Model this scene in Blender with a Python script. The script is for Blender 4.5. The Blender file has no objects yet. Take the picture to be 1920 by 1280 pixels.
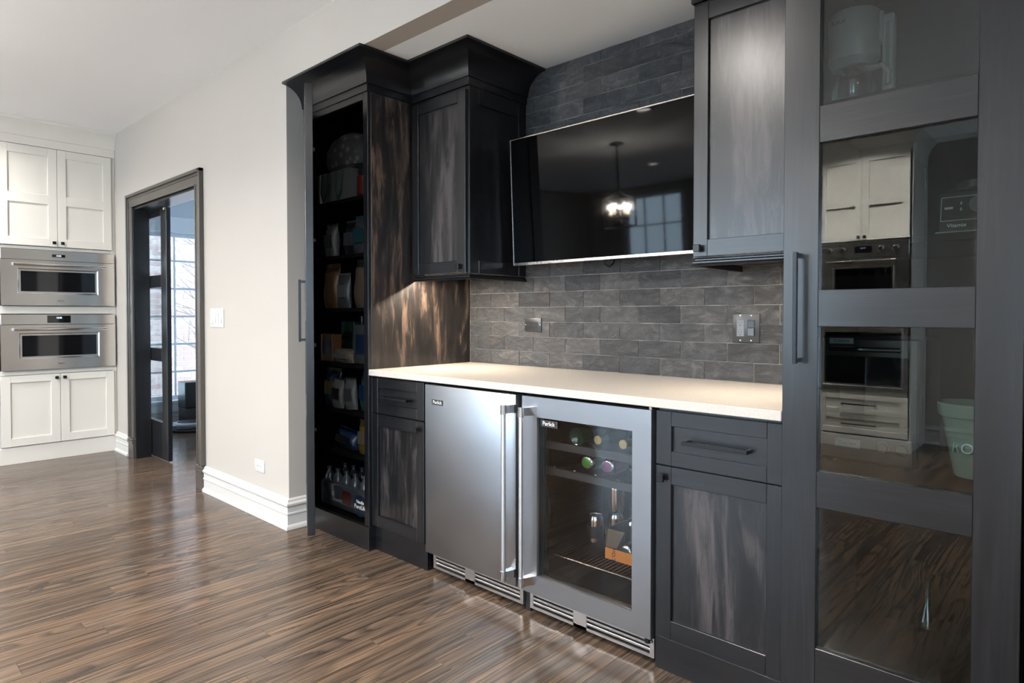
import bpy, bmesh, math, random
from mathutils import Matrix, Vector, noise
R = math.radians
random.seed(7)
scn = bpy.context.scene
COL = scn.collection

# ------------------------------------------------------------------ camera
cam = bpy.data.cameras.new('camera'); camo = bpy.data.objects.new('camera', cam); COL.objects.link(camo)
camo.location = (3.3161, -1.7511, 1.1904)
camo.rotation_euler = (R(90 - 1.119), 0, R(42.866))
cam.sensor_width = 36; cam.lens = 1200.53 / 1920 * 36
cam.shift_y = (612.58 - 640) / 1920
cam.clip_start = 0.05
scn.camera = camo
# ------------------------------------------------------------------ world: an even, bright overcast sky
wd = bpy.data.worlds.new('world'); scn.world = wd; wd.use_nodes = True
bg = wd.node_tree.nodes['Background']; bg.inputs[0].default_value = (0.62, 0.80, 1.0, 1); bg.inputs[1].default_value = 12.0
# ------------------------------------------------------------------ colour management
vs = scn.view_settings
vs.view_transform = 'Standard'; vs.look = 'None'; vs.gamma = 1; vs.use_curve_mapping = False
vs.exposure = 0.48
cy = scn.cycles
cy.use_denoising = True
cy.max_bounces = 8; cy.diffuse_bounces = 4; cy.glossy_bounces = 4; cy.transmission_bounces = 4; cy.transparent_max_bounces = 12
cy.caustics_reflective = False; cy.caustics_refractive = False
cy.sample_clamp_indirect = 20
# ------------------------------------------------------------------ daylight portals, one in every window opening
def portal(name, loc, rot, sx, sy):
    l = bpy.data.lights.new(name, 'AREA'); l.shape = 'RECTANGLE'; l.size = sx; l.size_y = sy; l.cycles.is_portal = True
    o = bpy.data.objects.new(name, l); COL.objects.link(o); o.location = loc; o.rotation_euler = rot

WIN_FAR = [(-2.9, -1.8, .55, 2.60), (-1.3, -.2, .55, 2.60), (.05, 1.0, .55, 2.60)]
WIN_FRONT = [(3.75, 5.0, .10, 2.25)]
WIN_RIGHT_FILL = [(-4.6, -3.0, .75, 2.3)]  # unseen window, added and sized to send light in from the right
WIN_NEXT_FILL = [(-2.5, -1.3, .90, 2.10)]  # unseen extra window, added for more daylight in the next room
WIN_NEXT = [(.16, 2.666, .26, 2.075)]
YFAR, YFRONT, XRIGHT, XLEFT, XNEXT = -6.6, -4.93, 5.2, -3.62, -4.1
for a, b, c, d in WIN_FAR: portal('daylight', ((a+b)/2, YFAR-.1, (c+d)/2), (R(90), 0, 0), b-a, d-c)
for a, b, c, d in WIN_FRONT: portal('daylight', ((a+b)/2, YFRONT-.1, (c+d)/2), (R(90), 0, 0), b-a, d-c)
for a, b, c, d in WIN_RIGHT_FILL: portal('daylight', (XRIGHT+.1, (a+b)/2, (c+d)/2), (R(90), 0, R(90)), b-a, d-c)
for a, b, c, d in WIN_NEXT_FILL: portal('daylight', ((a+b)/2, 3.1, (c+d)/2), (R(-90), 0, 0), b-a, d-c)
for a, b, c, d in WIN_NEXT: portal('daylight', (XNEXT-.1, (a+b)/2, (c+d)/2), (R(90), 0, R(-90)), b-a, d-c)

# ------------------------------------------------------------------ materials
MATS = {}
def nodes(name):
    m = bpy.data.materials.new(name); m.use_nodes = True; MATS[name] = m
    nt = m.node_tree; b = nt.nodes['Principled BSDF']
    return m, nt, b
def mat(name, col, rough=.5, metal=0., ior=1.5, coat=0., emit=None, es=0., alpha=None, trans=0., sheen=0.):
    m, nt, b = nodes(name)
    b.inputs['Base Color'].default_value = (*col, 1); b.inputs['Roughness'].default_value = rough
    b.inputs['Metallic'].default_value = metal; b.inputs['IOR'].default_value = ior
    b.inputs['Coat Weight'].default_value = coat; b.inputs['Coat Roughness'].default_value = .08
    b.inputs['Transmission Weight'].default_value = trans
    if emit: b.inputs['Emission Color'].default_value = (*emit, 1); b.inputs['Emission Strength'].default_value = es
    # fine procedural variation so that no surface is perfectly flat in tone
    n = nt.nodes.new('ShaderNodeTexNoise'); n.inputs['Scale'].default_value = 60; n.inputs['Detail'].default_value = 3
    mr = nt.nodes.new('ShaderNodeMapRange'); mr.inputs[3].default_value = max(rough-.03, 0.01); mr.inputs[4].default_value = min(rough+.03, 1)
    nt.links.new(n.outputs[0], mr.inputs[0]); nt.links.new(mr.outputs[0], b.inputs['Roughness'])
    return m
def ramp(nt, stops):
    r = nt.nodes.new('ShaderNodeValToRGB'); e = r.color_ramp.elements
    while len(e) < len(stops): e.new(.5)
    for i, (p, c) in enumerate(stops): e[i].position = p; e[i].color = (*c, 1) if len(c) == 3 else c
    return r
def pos_map(nt, scale, rnd=None, sock=None):
    g = nt.nodes.new('ShaderNodeNewGeometry'); mp = nt.nodes.new('ShaderNodeMapping')
    src = g.outputs['Position']
    if rnd:
        oi = nt.nodes.new('ShaderNodeObjectInfo'); cb = nt.nodes.new('ShaderNodeVectorMath'); cb.operation = 'SCALE'
        cb.inputs[0].default_value = rnd; nt.links.new(sock or oi.outputs['Random'], cb.inputs['Scale'])
        ad = nt.nodes.new('ShaderNodeVectorMath'); ad.operation = 'ADD'
        nt.links.new(src, ad.inputs[0]); nt.links.new(cb.outputs[0], ad.inputs[1]); src = ad.outputs[0]
    mp.inputs['Scale'].default_value = scale; nt.links.new(src, mp.inputs[0])
    return mp.outputs[0]
def noise_tex(nt, vec, scale=1, detail=6, rough=.6, dist=0.):
    n = nt.nodes.new('ShaderNodeTexNoise'); n.inputs['Scale'].default_value = scale; n.inputs['Detail'].default_value = detail
    n.inputs['Roughness'].default_value = rough; n.inputs['Distortion'].default_value = dist
    nt.links.new(vec, n.inputs['Vector']); return n.outputs[0]
def mixc(nt, fac, a, b, mode='MIX'):
    m = nt.nodes.new('ShaderNodeMix'); m.data_type = 'RGBA'; m.blend_type = mode
    if isinstance(fac, (int, float)): m.inputs[0].default_value = fac
    else: nt.links.new(fac, m.inputs[0])
    for s, v in ((6, a), (7, b)):
        if isinstance(v, tuple): m.inputs[s].default_value = (*v, 1)
        else: nt.links.new(v, m.inputs[s])
    return m.outputs[2]
def bump(nt, b, h, strength=.2, dist=.002):
    bp = nt.nodes.new('ShaderNodeBump'); bp.inputs['Strength'].default_value = strength; bp.inputs['Distance'].default_value = dist
    nt.links.new(h, bp.inputs['Height']); nt.links.new(bp.outputs[0], b.inputs['Normal'])
def rough_from(nt, b, fac, lo, hi):
    mr = nt.nodes.new('ShaderNodeMapRange'); mr.inputs[3].default_value = lo; mr.inputs[4].default_value = hi
    nt.links.new(fac, mr.inputs[0]); nt.links.new(mr.outputs[0], b.inputs['Roughness'])

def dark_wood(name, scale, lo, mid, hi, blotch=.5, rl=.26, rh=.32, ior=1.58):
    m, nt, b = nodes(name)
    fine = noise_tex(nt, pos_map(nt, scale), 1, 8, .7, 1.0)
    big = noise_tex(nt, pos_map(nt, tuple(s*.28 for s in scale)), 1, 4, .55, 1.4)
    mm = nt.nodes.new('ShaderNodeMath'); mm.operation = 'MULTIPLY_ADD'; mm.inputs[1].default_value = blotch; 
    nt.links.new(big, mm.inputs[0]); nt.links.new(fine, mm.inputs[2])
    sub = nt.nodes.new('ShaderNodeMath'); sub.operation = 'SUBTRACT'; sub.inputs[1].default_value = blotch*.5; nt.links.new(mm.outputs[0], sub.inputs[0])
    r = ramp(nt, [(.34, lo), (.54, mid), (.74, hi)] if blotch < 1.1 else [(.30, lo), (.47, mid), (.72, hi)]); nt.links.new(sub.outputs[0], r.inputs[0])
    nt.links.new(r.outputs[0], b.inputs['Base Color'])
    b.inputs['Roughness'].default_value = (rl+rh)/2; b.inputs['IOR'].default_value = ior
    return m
VS, HSX = (70, 70, 3.0), (3.0, 3.0, 70)
WLO, WMID, WHI = (.0030, .0033, .0042), (.0062, .0066, .0082), (.0135, .0135, .0160)
dark_wood('wood_v', VS, WLO, WMID, WHI)
dark_wood('wood_h', HSX, WLO, WMID, WHI)
PS = (30, 30, 4.5)
dark_wood('wood_panel', PS, (.0035, .0037, .0045), (.0105, .0102, .0112), (.058, .049, .050), 1.3)
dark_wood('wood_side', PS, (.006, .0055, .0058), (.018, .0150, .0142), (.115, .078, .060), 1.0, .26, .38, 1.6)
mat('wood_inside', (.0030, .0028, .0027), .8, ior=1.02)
dark_wood('wood_trim', VS, (.060, .052, .045), (.070, .061, .053), (.082, .072, .063), .5, .22, .34, 1.6)

def steel(name, col=(.63, .64, .66), lo=.20, hi=.30, along=(1.5, 1.5, 420), wavy=.10):
    m, nt, b = nodes(name)
    f = noise_tex(nt, pos_map(nt, along), 1, 3, .6)
    b.inputs['Metallic'].default_value = 1; b.inputs['Base Color'].default_value = (*col, 1)
    w = noise_tex(nt, pos_map(nt, (2.2, 2.2, 3.5)), 1, 2, .5)
    rough_from(nt, b, f, lo, hi)
    if wavy: bump(nt, b, w, wavy, .02)
    b.inputs['Anisotropic'].default_value = .5 if wavy else 0.
    return m
steel('steel_brushed', (.375, .385, .405), .33, .42); steel('steel_handle', (.82, .82, .83), .29, .31, (1, 1, 1), 0); steel('steel_oven', (.74, .695, .64), .17, .26); steel('steel_polish', (.78, .78, .80), .10, .13, (1, 1, 1), 0)
steel('steel_grille', (.70, .70, .72), .25, .35); mat('plate_steel', (.030, .031, .034), .30, .25)

def paint(name, col, rough=.55, b_=.03):
    m, nt, b = nodes(name)
    n = noise_tex(nt, pos_map(nt, (130, 130, 130)), 1, 3, .6)
    big = noise_tex(nt, pos_map(nt, (1.2, 1.2, 1.2)), 1, 2, .5)
    c = mixc(nt, big, tuple(x*.97 for x in col), tuple(min(1, x*1.03) for x in col)); nt.links.new(c, b.inputs['Base Color'])
    b.inputs['Roughness'].default_value = rough; bump(nt, b, n, b_, .001)
    return m
paint('paint_wall', (.445, .418, .386)); paint('paint_ceiling', (.93, .945, .96), .8); paint('paint_white', (.66, .645, .605), .35, .0)
paint('paint_trim', (.56, .55, .535), .3, .0); paint('paint_niche_bluelit', (.88, .94, .99), .8); paint('paint_next_bluelit', (.68, .73, .79), .6); paint('paint_next_trim', (.85, .87, .9), .35, 0.)

def slate():
    m, nt, b = nodes('slate')
    v = pos_map(nt, (9, 9, 16), (13.7, 3.1, 7.9)); n = noise_tex(nt, v, 1, 9, .72, 2.4)
    f = noise_tex(nt, pos_map(nt, (90, 90, 90)), 1, 5, .7)
    oi = nt.nodes.new('ShaderNodeObjectInfo')
    r = ramp(nt, [(.30, (.026, .0275, .031)), (.52, (.056, .0575, .062)), (.70, (.115, .115, .118))]); nt.links.new(n, r.inputs[0])
    br = ramp(nt, [(.0, (.62, .64, .68)), (.5, (.92, .94, .97)), (1., (1.35, 1.30, 1.24))]); nt.links.new(oi.outputs['Random'], br.inputs[0])
    c = mixc(nt, 1., r.outputs[0], br.outputs[0], 'MULTIPLY')
    w = noise_tex(nt, pos_map(nt, (5, 5, 9), (3.3, 9.1, 1.7)), 1, 5, .6, .5)
    wr = ramp(nt, [(.60, (0, 0, 0)), (.76, (.55, .55, .55))]); nt.links.new(w, wr.inputs[0])
    c = mixc(nt, wr.outputs[0], c, (.105, .078, .062)); nt.links.new(c, b.inputs['Base Color'])
    b.inputs['Roughness'].default_value = .48
    h = nt.nodes.new('ShaderNodeMath'); h.operation = 'MULTIPLY_ADD'; h.inputs[1].default_value = .25
    nt.links.new(f, h.inputs[0]); nt.links.new(n, h.inputs[2]); bump(nt, b, h.outputs[0], 1., .012)
slate()
mat('grout', (.36, .34, .31), .9)
def quartz():
    m, nt, b = nodes('quartz')
    n = noise_tex(nt, pos_map(nt, (260, 260, 260)), 1, 2, .6); r = ramp(nt, [(.35, (.47, .43, .39)), (.65, (.54, .505, .465))])
    nt.links.new(n, r.inputs[0]); nt.links.new(r.outputs[0], b.inputs['Base Color']); b.inputs['Roughness'].default_value = .22
quartz()
def oak():
    m, nt, b = nodes('oak')
    rv = (17.3, 5.7, 0)
    def math_(op, x, y, z=None):
        n = nt.nodes.new('ShaderNodeMath'); n.operation = op
        for i, v in enumerate((x, y, z)):
            if v is None: continue
            if isinstance(v, (int, float)): n.inputs[i].default_value = v
            else: nt.links.new(v, n.inputs[i])
        return n.outputs[0]
    oi = nt.nodes.new('ShaderNodeObjectInfo'); at_ = nt.nodes.new('ShaderNodeAttribute'); at_.attribute_name = 'plank_tone'
    rs = math_('FRACT', math_('ADD', oi.outputs['Random'], at_.outputs['Fac']), 0)
    st = noise_tex(nt, pos_map(nt, (70, 1.4, 1), rv, rs), 1, 7, .72, .3)        # fibre streaks
    po = noise_tex(nt, pos_map(nt, (190, 5, 1), rv, rs), 1, 4, .65, .2)           # open pores
    fa_ = noise_tex(nt, pos_map(nt, (7.5, .35, 1), rv, rs), 1, 1.0, .3, .3)      # straight-sawn planks
    fb_ = noise_tex(nt, pos_map(nt, (9.0, 1.15, 1), rv, rs), 1, 1.0, .3, .25)    # plain-sawn planks: contours close into cathedrals
    pick = math_('GREATER_THAN', math_('FRACT', math_('MULTIPLY', rs, 37.0), 0), .42)
    mxf = nt.nodes.new('ShaderNodeMix'); nt.links.new(pick, mxf.inputs[0]); nt.links.new(fa_, mxf.inputs[2]); nt.links.new(fb_, mxf.inputs[3]); fld = mxf.outputs[0]
    v = math_('MULTIPLY_ADD', fld, 12, math_('MULTIPLY', st, .45)); fr = math_('FRACT', v, 0)
    rg = ramp(nt, [(0., (1, 1, 1)), (.20, (.60, .60, .60)), (.42, (.05, .05, .05)), (.84, (0, 0, 0)), (1., (1, 1, 1))]); nt.links.new(fr, rg.inputs[0])
    patch = ramp(nt, [(.34, (.45, .45, .45)), (.55, (1, 1, 1))]); nt.links.new(noise_tex(nt, pos_map(nt, (5, .6, 1), (3.1, 9.7, 0)), 1, 2, .5), patch.inputs[0])
    pr = ramp(nt, [(.40, (0, 0, 0)), (.58, (1, 1, 1))]); nt.links.new(po, pr.inputs[0])
    ring = math_('MULTIPLY', math_('MULTIPLY', rg.outputs[0], patch.outputs[0]), math_('MULTIPLY_ADD', pr.outputs[0], .45, .55))
    tone = ramp(nt, [(0., (.098, .067, .047)), (.2, (.132, .089, .061)), (.4, (.106, .079, .060)), (.6, (.142, .094, .063)), (.8, (.094, .068, .050)), (1., (.124, .088, .065))]); nt.links.new(rs, tone.inputs[0])
    sr = ramp(nt, [(.36, (.34, .34, .36)), (.50, (1, 1, 1)), (.68, (1.55, 1.48, 1.38))]); nt.links.new(st, sr.inputs[0])
    c = mixc(nt, 1., tone.outputs[0], sr.outputs[0], 'MULTIPLY')
    wide = ramp(nt, [(.34, (.66, .68, .72)), (.50, (1, 1, 1)), (.66, (1.32, 1.27, 1.20))]); nt.links.new(noise_tex(nt, pos_map(nt, (26, .55, 1), rv, rs), 1, 3, .55, .4), wide.inputs[0])
    c = mixc(nt, 1., c, wide.outputs[0], 'MULTIPLY')
    c = mixc(nt, math_('MULTIPLY', ring, .97), c, (.013, .0105, .0095))
    c = mixc(nt, math_('MULTIPLY', pr.outputs[0], .38), c, (.05, .040, .034))
    nt.links.new(c, b.inputs['Base Color'])
    rough_from(nt, b, ring, .16, .28); b.inputs['IOR'].default_value = 1.33
    w = noise_tex(nt, pos_map(nt, (7, 1.6, 1), rv, rs), 1, 2, .5)
    bump(nt, b, w, .03, .01)
oak()
mat('floor_gap', (.05, .038, .030), .8)

def glass(name, tint, refl, rough=.0):
    m = bpy.data.materials.new(name); m.use_nodes = True; MATS[name] = m; nt = m.node_tree; nt.nodes.clear()
    out = nt.nodes.new('ShaderNodeOutputMaterial'); t = nt.nodes.new('ShaderNodeBsdfTransparent'); t.inputs[0].default_value = (*tint, 1)
    g = nt.nodes.new('ShaderNodeBsdfGlossy'); g.inputs['Roughness'].default_value = rough; g.inputs[0].default_value = (1, 1, 1, 1)
    lw = nt.nodes.new('ShaderNodeLayerWeight'); lw.inputs[0].default_value = .25
    mr = nt.nodes.new('ShaderNodeMapRange'); mr.inputs[3].default_value = refl; mr.inputs[4].default_value = min(1, refl+.6); nt.links.new(lw.outputs['Fresnel'], mr.inputs[0])
    mx = nt.nodes.new('ShaderNodeMixShader'); nt.links.new(mr.outputs[0], mx.inputs[0]); nt.links.new(t.outputs[0], mx.inputs[1]); nt.links.new(g.outputs[0], mx.inputs[2])
    nt.links.new(mx.outputs[0], out.inputs[0]); return m
glass('glass_cabinet', (.72, .76, .74), .045); glass('glass_fridge', (.80, .79, .78), .012); glass('glass_window', (.96, .98, .98), .02); glass('glass_clear', (.85, .9, .88), .10)
mat('screen', (.0012, .0012, .0014), .035, ior=1.25); mat('oven_glass', (.004, .004, .005), .05, ior=1.6); mat('black_metal', (.012, .012, .014), .30, .4); mat('black_plastic', (.012, .012, .013), .35)
mat('black_matte', (.006, .006, .006), .6); mat('gunmetal', (.075, .072, .070), .32, .9); mat('bezel', (.42, .39, .37), .28, 1.)
mat('white_plastic', (.60, .60, .59), .3); mat('grey_plastic', (.10, .105, .115), .35); mat('silver_plastic', (.45, .48, .52), .3, .6)
mat('liner', (.012, .011, .011), .12, ior=1.7); mat('rack_metal', (.16, .15, .14), .25, 1.); mat('shelf_front', (.085, .085, .088), .35, .6)
mat('brass', (.75, .55, .25), .25, 1.); mat('copper_can', (.62, .40, .28), .20, 1.); mat('silver_can', (.65, .66, .68), .2, 1.); mat('green_can', (.10, .32, .05), .28, .5); mat('purple_can', (.28, .05, .20), .28, .5)
mat('bottle_green', (.006, .045, .022), .06, ior=1.5); mat('gold_foil', (.65, .48, .20), .3, 1.); mat('label_dark', (.10, .12, .12), .5)
mat('orange_card', (.75, .28, .04), .5); mat('card', (.16, .12, .07), .7); mat('ink', (.01, .01, .01), .5); mat('white_ink', (.85, .85, .85), .4)
mat('lamp_warm', (1, 1, 1), .5, emit=(1., .82, .60), es=14.); mat('lamp_can', (1, 1, 1), .5, emit=(1., .94, .86), es=22.); mat('led_blue', (.1, .1, .1), .5, emit=(.55, .75, 1.), es=2.5)
mat('bulb', (1, 1, 1), .4, emit=(1., .78, .48), es=40.)
mat('pot_glaze', (.34, .42, .36), .25, coat=.5); mat('coffee_white', (.30, .31, .315), .35); mat('blender_black', (.02, .021, .022), .25); mat('blender_foot', (.42, .56, .46), .4)
mat('brick_red', (.20, .13, .115), .85); mat('brick_pale', (.26, .19, .17), .85); mat('mortar', (.42, .42, .41), .9); mat('bark', (.09, .075, .065), .9); mat('bounce_ground', (.80, .79, .77), .95)
mat('pk_white', (0.0331, 0.0331, 0.0323), .6); mat('pk_tan', (0.0315, 0.0221, 0.0126), .7); mat('pk_orange', (0.0394, 0.0158, 0.0024), .5); mat('pk_blue', (0.0024, 0.0079, 0.0236), .35); mat('pk_red', (0.0355, 0.0040, 0.0024), .35); mat('pk_green', (0.0024, 0.0173, 0.0079), .5)  # pantry goods: the shelves' shade is darkened into these colours
mat('pk_yellow', (0.0433, 0.0315, 0.0040), .4); mat('pk_teal', (0.0040, 0.0221, 0.0268), .4); mat('pk_grey', (0.0158, 0.0173, 0.0197), .5); mat('pk_dark', (0.0016, 0.0018, 0.0024), .4); mat('film', (0.0236, 0.0284, 0.0331), .12)  # likewise near black, film included: pantry shade put into the colour
def floral():
    m, nt, b = nodes('floral')
    v = nt.nodes.new('ShaderNodeTexVoronoi'); v.inputs['Scale'].default_value = 1; nt.links.new(pos_map(nt, (26, 26, 26)), v.inputs['Vector'])
    r = ramp(nt, [(.0, (.10, .008, .014)), (.28, (.045, .040, .038)), (.42, (.008, .008, .008)), (1., (.004, .004, .005))]); nt.links.new(v.outputs['Distance'], r.inputs[0]); nt.links.new(r.outputs[0], b.inputs['Base Color'])
    b.inputs['Roughness'].default_value = .8
floral()

# ------------------------------------------------------------------ mesh helpers
class MB:
    def __init__(s, T=None):
        s.bm = bmesh.new(); s.T = T; s.mats = []
    def mi(s, m):
        if m is None: m = '_'
        if m not in s.mats: s.mats.append(m)
        return s.mats.index(m)
    def _fin(s, verts, faces, m, T=None, bevel=0., seg=1):
        i = s.mi(m)
        for f in faces: f.material_index = i
        bmesh.ops.recalc_face_normals(s.bm, faces=list(faces))
        if bevel > 0:
            es = {e for f in faces for e in f.edges}
            r = bmesh.ops.bevel(s.bm, geom=list(es), offset=bevel, segments=seg, affect='EDGES', profile=.5, material=i)
            verts = list({v for v in r['verts']} | {v for v in verts if v.is_valid})
        TT = T if T is not None else s.T
        if TT is not None:
            for v in verts: v.co = TT @ v.co
        return verts
    def box(s, x0, x1, y0, y1, z0, z1, m=None, bevel=0., T=None, seg=1):
        c = [(x, y, z) for x in (x0, x1) for y in (y0, y1) for z in (z0, z1)]
        vs_ = [s.bm.verts.new(p) for p in c]
        fs = [s.bm.faces.new([vs_[i] for i in f]) for f in ((0, 1, 3, 2), (4, 6, 7, 5), (0, 4, 5, 1), (2, 3, 7, 6), (0, 2, 6, 4), (1, 5, 7, 3))]
        s._fin(vs_, fs, m, T, bevel, seg); return s
    def tube(s, pts, r, m=None, seg=10, caps=True, T=None, square=False):
        pts = [Vector(p) for p in pts]; rings = []; n = len(pts)
        rr = r if isinstance(r, (list, tuple)) else [r]*n
        up = None
        for i, p in enumerate(pts):
            d = (pts[min(i+1, n-1)] - pts[max(i-1, 0)]).normalized()
            if up is None:
                up = Vector((0, 0, 1)) if abs(d.z) < .9 else Vector((1, 0, 0))
            a = d.cross(up).normalized(); b_ = a.cross(d).normalized(); up = b_
            k = 1.
            rings.append([s.bm.verts.new(p + (a*math.cos(t) + b_*math.sin(t))*rr[i]*k) for t in [2*math.pi*(j+(.5 if square else 0))/seg for j in range(seg)]])
        fs = []
        for i in range(n-1):
            for j in range(seg): fs.append(s.bm.faces.new([rings[i][j], rings[i][(j+1) % seg], rings[i+1][(j+1) % seg], rings[i+1][j]]))
        if caps: fs.append(s.bm.faces.new(rings[0])); fs.append(s.bm.faces.new(rings[-1]))
        s._fin([v for r_ in rings for v in r_], fs, m, T); return s
    def lathe(s, prof, m=None, seg=24, T=None, caps=True, mats=None):
        rings = [[s.bm.verts.new((r*math.cos(2*math.pi*j/seg), r*math.sin(2*math.pi*j/seg), z)) for j in range(seg)] for r, z in prof]
        fs = []
        for i in range(len(rings)-1):
            row = [s.bm.faces.new([rings[i][j], rings[i][(j+1) % seg], rings[i+1][(j+1) % seg], rings[i+1][j]]) for j in range(seg)]
            fs += row
        if caps: fs.append(s.bm.faces.new(rings[0])); fs.append(s.bm.faces.new(rings[-1]))
        s._fin([v for r_ in rings for v in r_], fs, m, T)
        if mats:
            for i, mm in mats:
                k = s.mi(mm)
                for j in range(seg): fs[i*seg+j].material_index = k
        return s
    def sweep(s, prof, path, m=None, prev=None, nxt=None, T=None):
        """prof: (out, z) pairs, closed; path: xy points walked with the outside on the right hand"""
        P = [Vector(p) for p in path]; n = len(P); rings = []
        for i in range(n):
            a = P[i-1] if i > 0 else (Vector(prev) if prev else None); c = P[i+1] if i < n-1 else (Vector(nxt) if nxt else None)
            d1 = (P[i]-a).normalized() if a is not None else None; d2 = (c-P[i]).normalized() if c is not None else None
            if d1 is None: d1 = d2
            if d2 is None: d2 = d1
            n1 = Vector((d1.y, -d1.x)); n2 = Vector((d2.y, -d2.x)); mt = (n1+n2); mt = mt / (mt.dot(n1)) if mt.length > 1e-6 else n1
            rings.append([s.bm.verts.new((P[i].x+mt.x*o, P[i].y+mt.y*o, z)) for o, z in prof])
        k = len(prof); fs = []
        for i in range(n-1):
            for j in range(k): fs.append(s.bm.faces.new([rings[i][j], rings[i][(j+1) % k], rings[i+1][(j+1) % k], rings[i+1][j]]))
        fs.append(s.bm.faces.new(rings[0])); fs.append(s.bm.faces.new(rings[-1]))
        s._fin([v for r_ in rings for v in r_], fs, m, T); return s
    def prism(s, poly, d0, d1, m=None, T=None, bevel=0.):
        """poly in (u, v), extruded along w from d0 to d1"""
        a = [s.bm.verts.new((u, v, d0)) for u, v in poly]; b_ = [s.bm.verts.new((u, v, d1)) for u, v in poly]; k = len(poly)
        fs = [s.bm.faces.new(a), s.bm.faces.new(b_)] + [s.bm.faces.new([a[j], a[(j+1) % k], b_[(j+1) % k], b_[j]]) for j in range(k)]
        s._fin(a+b_, fs, m, T, bevel); return s
    def loft(s, rings_pts, m=None, T=None, caps=True):
        rings = [[s.bm.verts.new(p) for p in r_] for r_ in rings_pts]; k = len(rings[0]); fs = []
        for i in range(len(rings)-1):
            for j in range(k): fs.append(s.bm.faces.new([rings[i][j], rings[i][(j+1) % k], rings[i+1][(j+1) % k], rings[i+1][j]]))
        if caps: fs.append(s.bm.faces.new(rings[0])); fs.append(s.bm.faces.new(rings[-1]))
        s._fin([v for r_ in rings for v in r_], fs, m, T); return s
    def mesh(s, name, m=None, smooth=True):
        me = bpy.data.meshes.new(name)
        s.bm.normal_update(); s.bm.to_mesh(me); s.bm.free()
        for k in s.mats: me.materials.append(MATS[k if k != '_' else m])
        if smooth:
            me.polygons.foreach_set('use_smooth', [True]*len(me.polygons)); me.set_sharp_from_angle(angle=R(32))
        return me
    def build(s, name, m=None, parent=None, **kw):
        o = bpy.data.objects.new(name, s.mesh(name, m)); COL.objects.link(o)
        if parent is not None: attach(o, parent)
        for k, v in kw.items(): o[k] = v
        return o
def world_loc(o):
    p = Vector((0, 0, 0))
    while o is not None: p = p + o.location; o = None if o.parent is None else None
    return p
ORG = {}
def attach(o, parent):
    o.parent = parent
    base = ORG.get(parent.name, Vector((0, 0, 0))); o.matrix_parent_inverse = Matrix.Translation(-base); ORG[o.name] = Vector((0, 0, 0)) if base.length == 0 else Vector((0, 0, 0))
    # children of children are built in world coordinates as well: their parent's own matrix is the identity in the world
def thing(name, label, cat, loc, group=None):
    o = bpy.data.objects.new(name, None); COL.objects.link(o); o.location = loc; ORG[o.name] = Vector(loc); o.empty_display_size = .05
    o['label'] = label; o['category'] = cat
    if group: o['group'] = group
    return o
def tag(o, label, cat, group=None):
    o['label'] = label; o['category'] = cat
    if group: o['group'] = group
    return o
def struct(o): o['kind'] = 'structure'; return o
def face(origin, facing):
    u, v, w = {'-y': ((1, 0, 0), (0, 0, 1), (0, -1, 0)), '+x': ((0, 1, 0), (0, 0, 1), (1, 0, 0)), '+y': ((1, 0, 0), (0, 0, 1), (0, 1, 0)), '-x': ((0, 1, 0), (0, 0, 1), (-1, 0, 0))}[facing]
    return Matrix(((u[0], v[0], w[0], origin[0]), (u[1], v[1], w[1], origin[1]), (u[2], v[2], w[2], origin[2]), (0, 0, 0, 1)))
def text(body, size, T, m, parent, name='lettering', align='CENTER', depth=.0006):
    cu = bpy.data.curves.new(name, 'FONT'); cu.body = body; cu.size = size; cu.align_x = align; cu.align_y = 'CENTER'; cu.extrude = depth; cu.resolution_u = 3
    t = bpy.data.objects.new(name, cu); COL.objects.link(t)
    dg = bpy.context.evaluated_depsgraph_get(); me = bpy.data.meshes.new_from_object(t.evaluated_get(dg)); bpy.data.objects.remove(t)
    me.transform(T); me.materials.clear(); me.materials.append(MATS[m]); me.name = name
    o = bpy.data.objects.new(name, me); COL.objects.link(o); attach(o, parent); return o
def shaker(parent, T, u0, u1, v0, v1, w0, thick, stile, rails, mv, mh, mp, name='door', recess=.010, bev=.0012, label=None):
    """frame-and-panel front: rails = list of (v0, v1) from bottom to top, first and last included"""
    f = MB(T); w1 = w0+thick
    f.box(u0, u0+stile, v0, v1, w0, w1, mv, bev); f.box(u1-stile, u1, v0, v1, w0, w1, mv, bev)
    for a, b in rails: f.box(u0+stile, u1-stile, a, b, w0, w1, mh, bev)
    d = f.build(name, None, parent)
    if label: d['label'] = label
    for (a, b), (c, e) in zip(rails[:-1], rails[1:]):
        MB(T).box(u0+stile-.004, u1-stile+.004, b-.004, c+.004, w0+.002, w1-recess, mp).build('panel', None, d)
    return d
def knob(parent, T, u, v, w, m='black_metal', s=.0125):
    k = MB(T); k.box(u-.005, u+.005, v-.005, v+.005, w, w+.014, m); k.box(u-s, u+s, v-s, v+s, w+.012, w+.024, m, .0015)
    return k.build('knob', None, parent)
def bar_pull(parent, T, u0, u1, v, w, m='black_metal', t=.0055, proj=.032):
    k = MB(T)
    for u in (u0, u1-2*t): k.box(u, u+2*t, v-t, v+t, w, w+proj-t, m)
    k.box(u0, u1, v-t, v+t, w+proj-2*t, w+proj, m, .0006); return k.build('pull_handle', None, parent)

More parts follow.
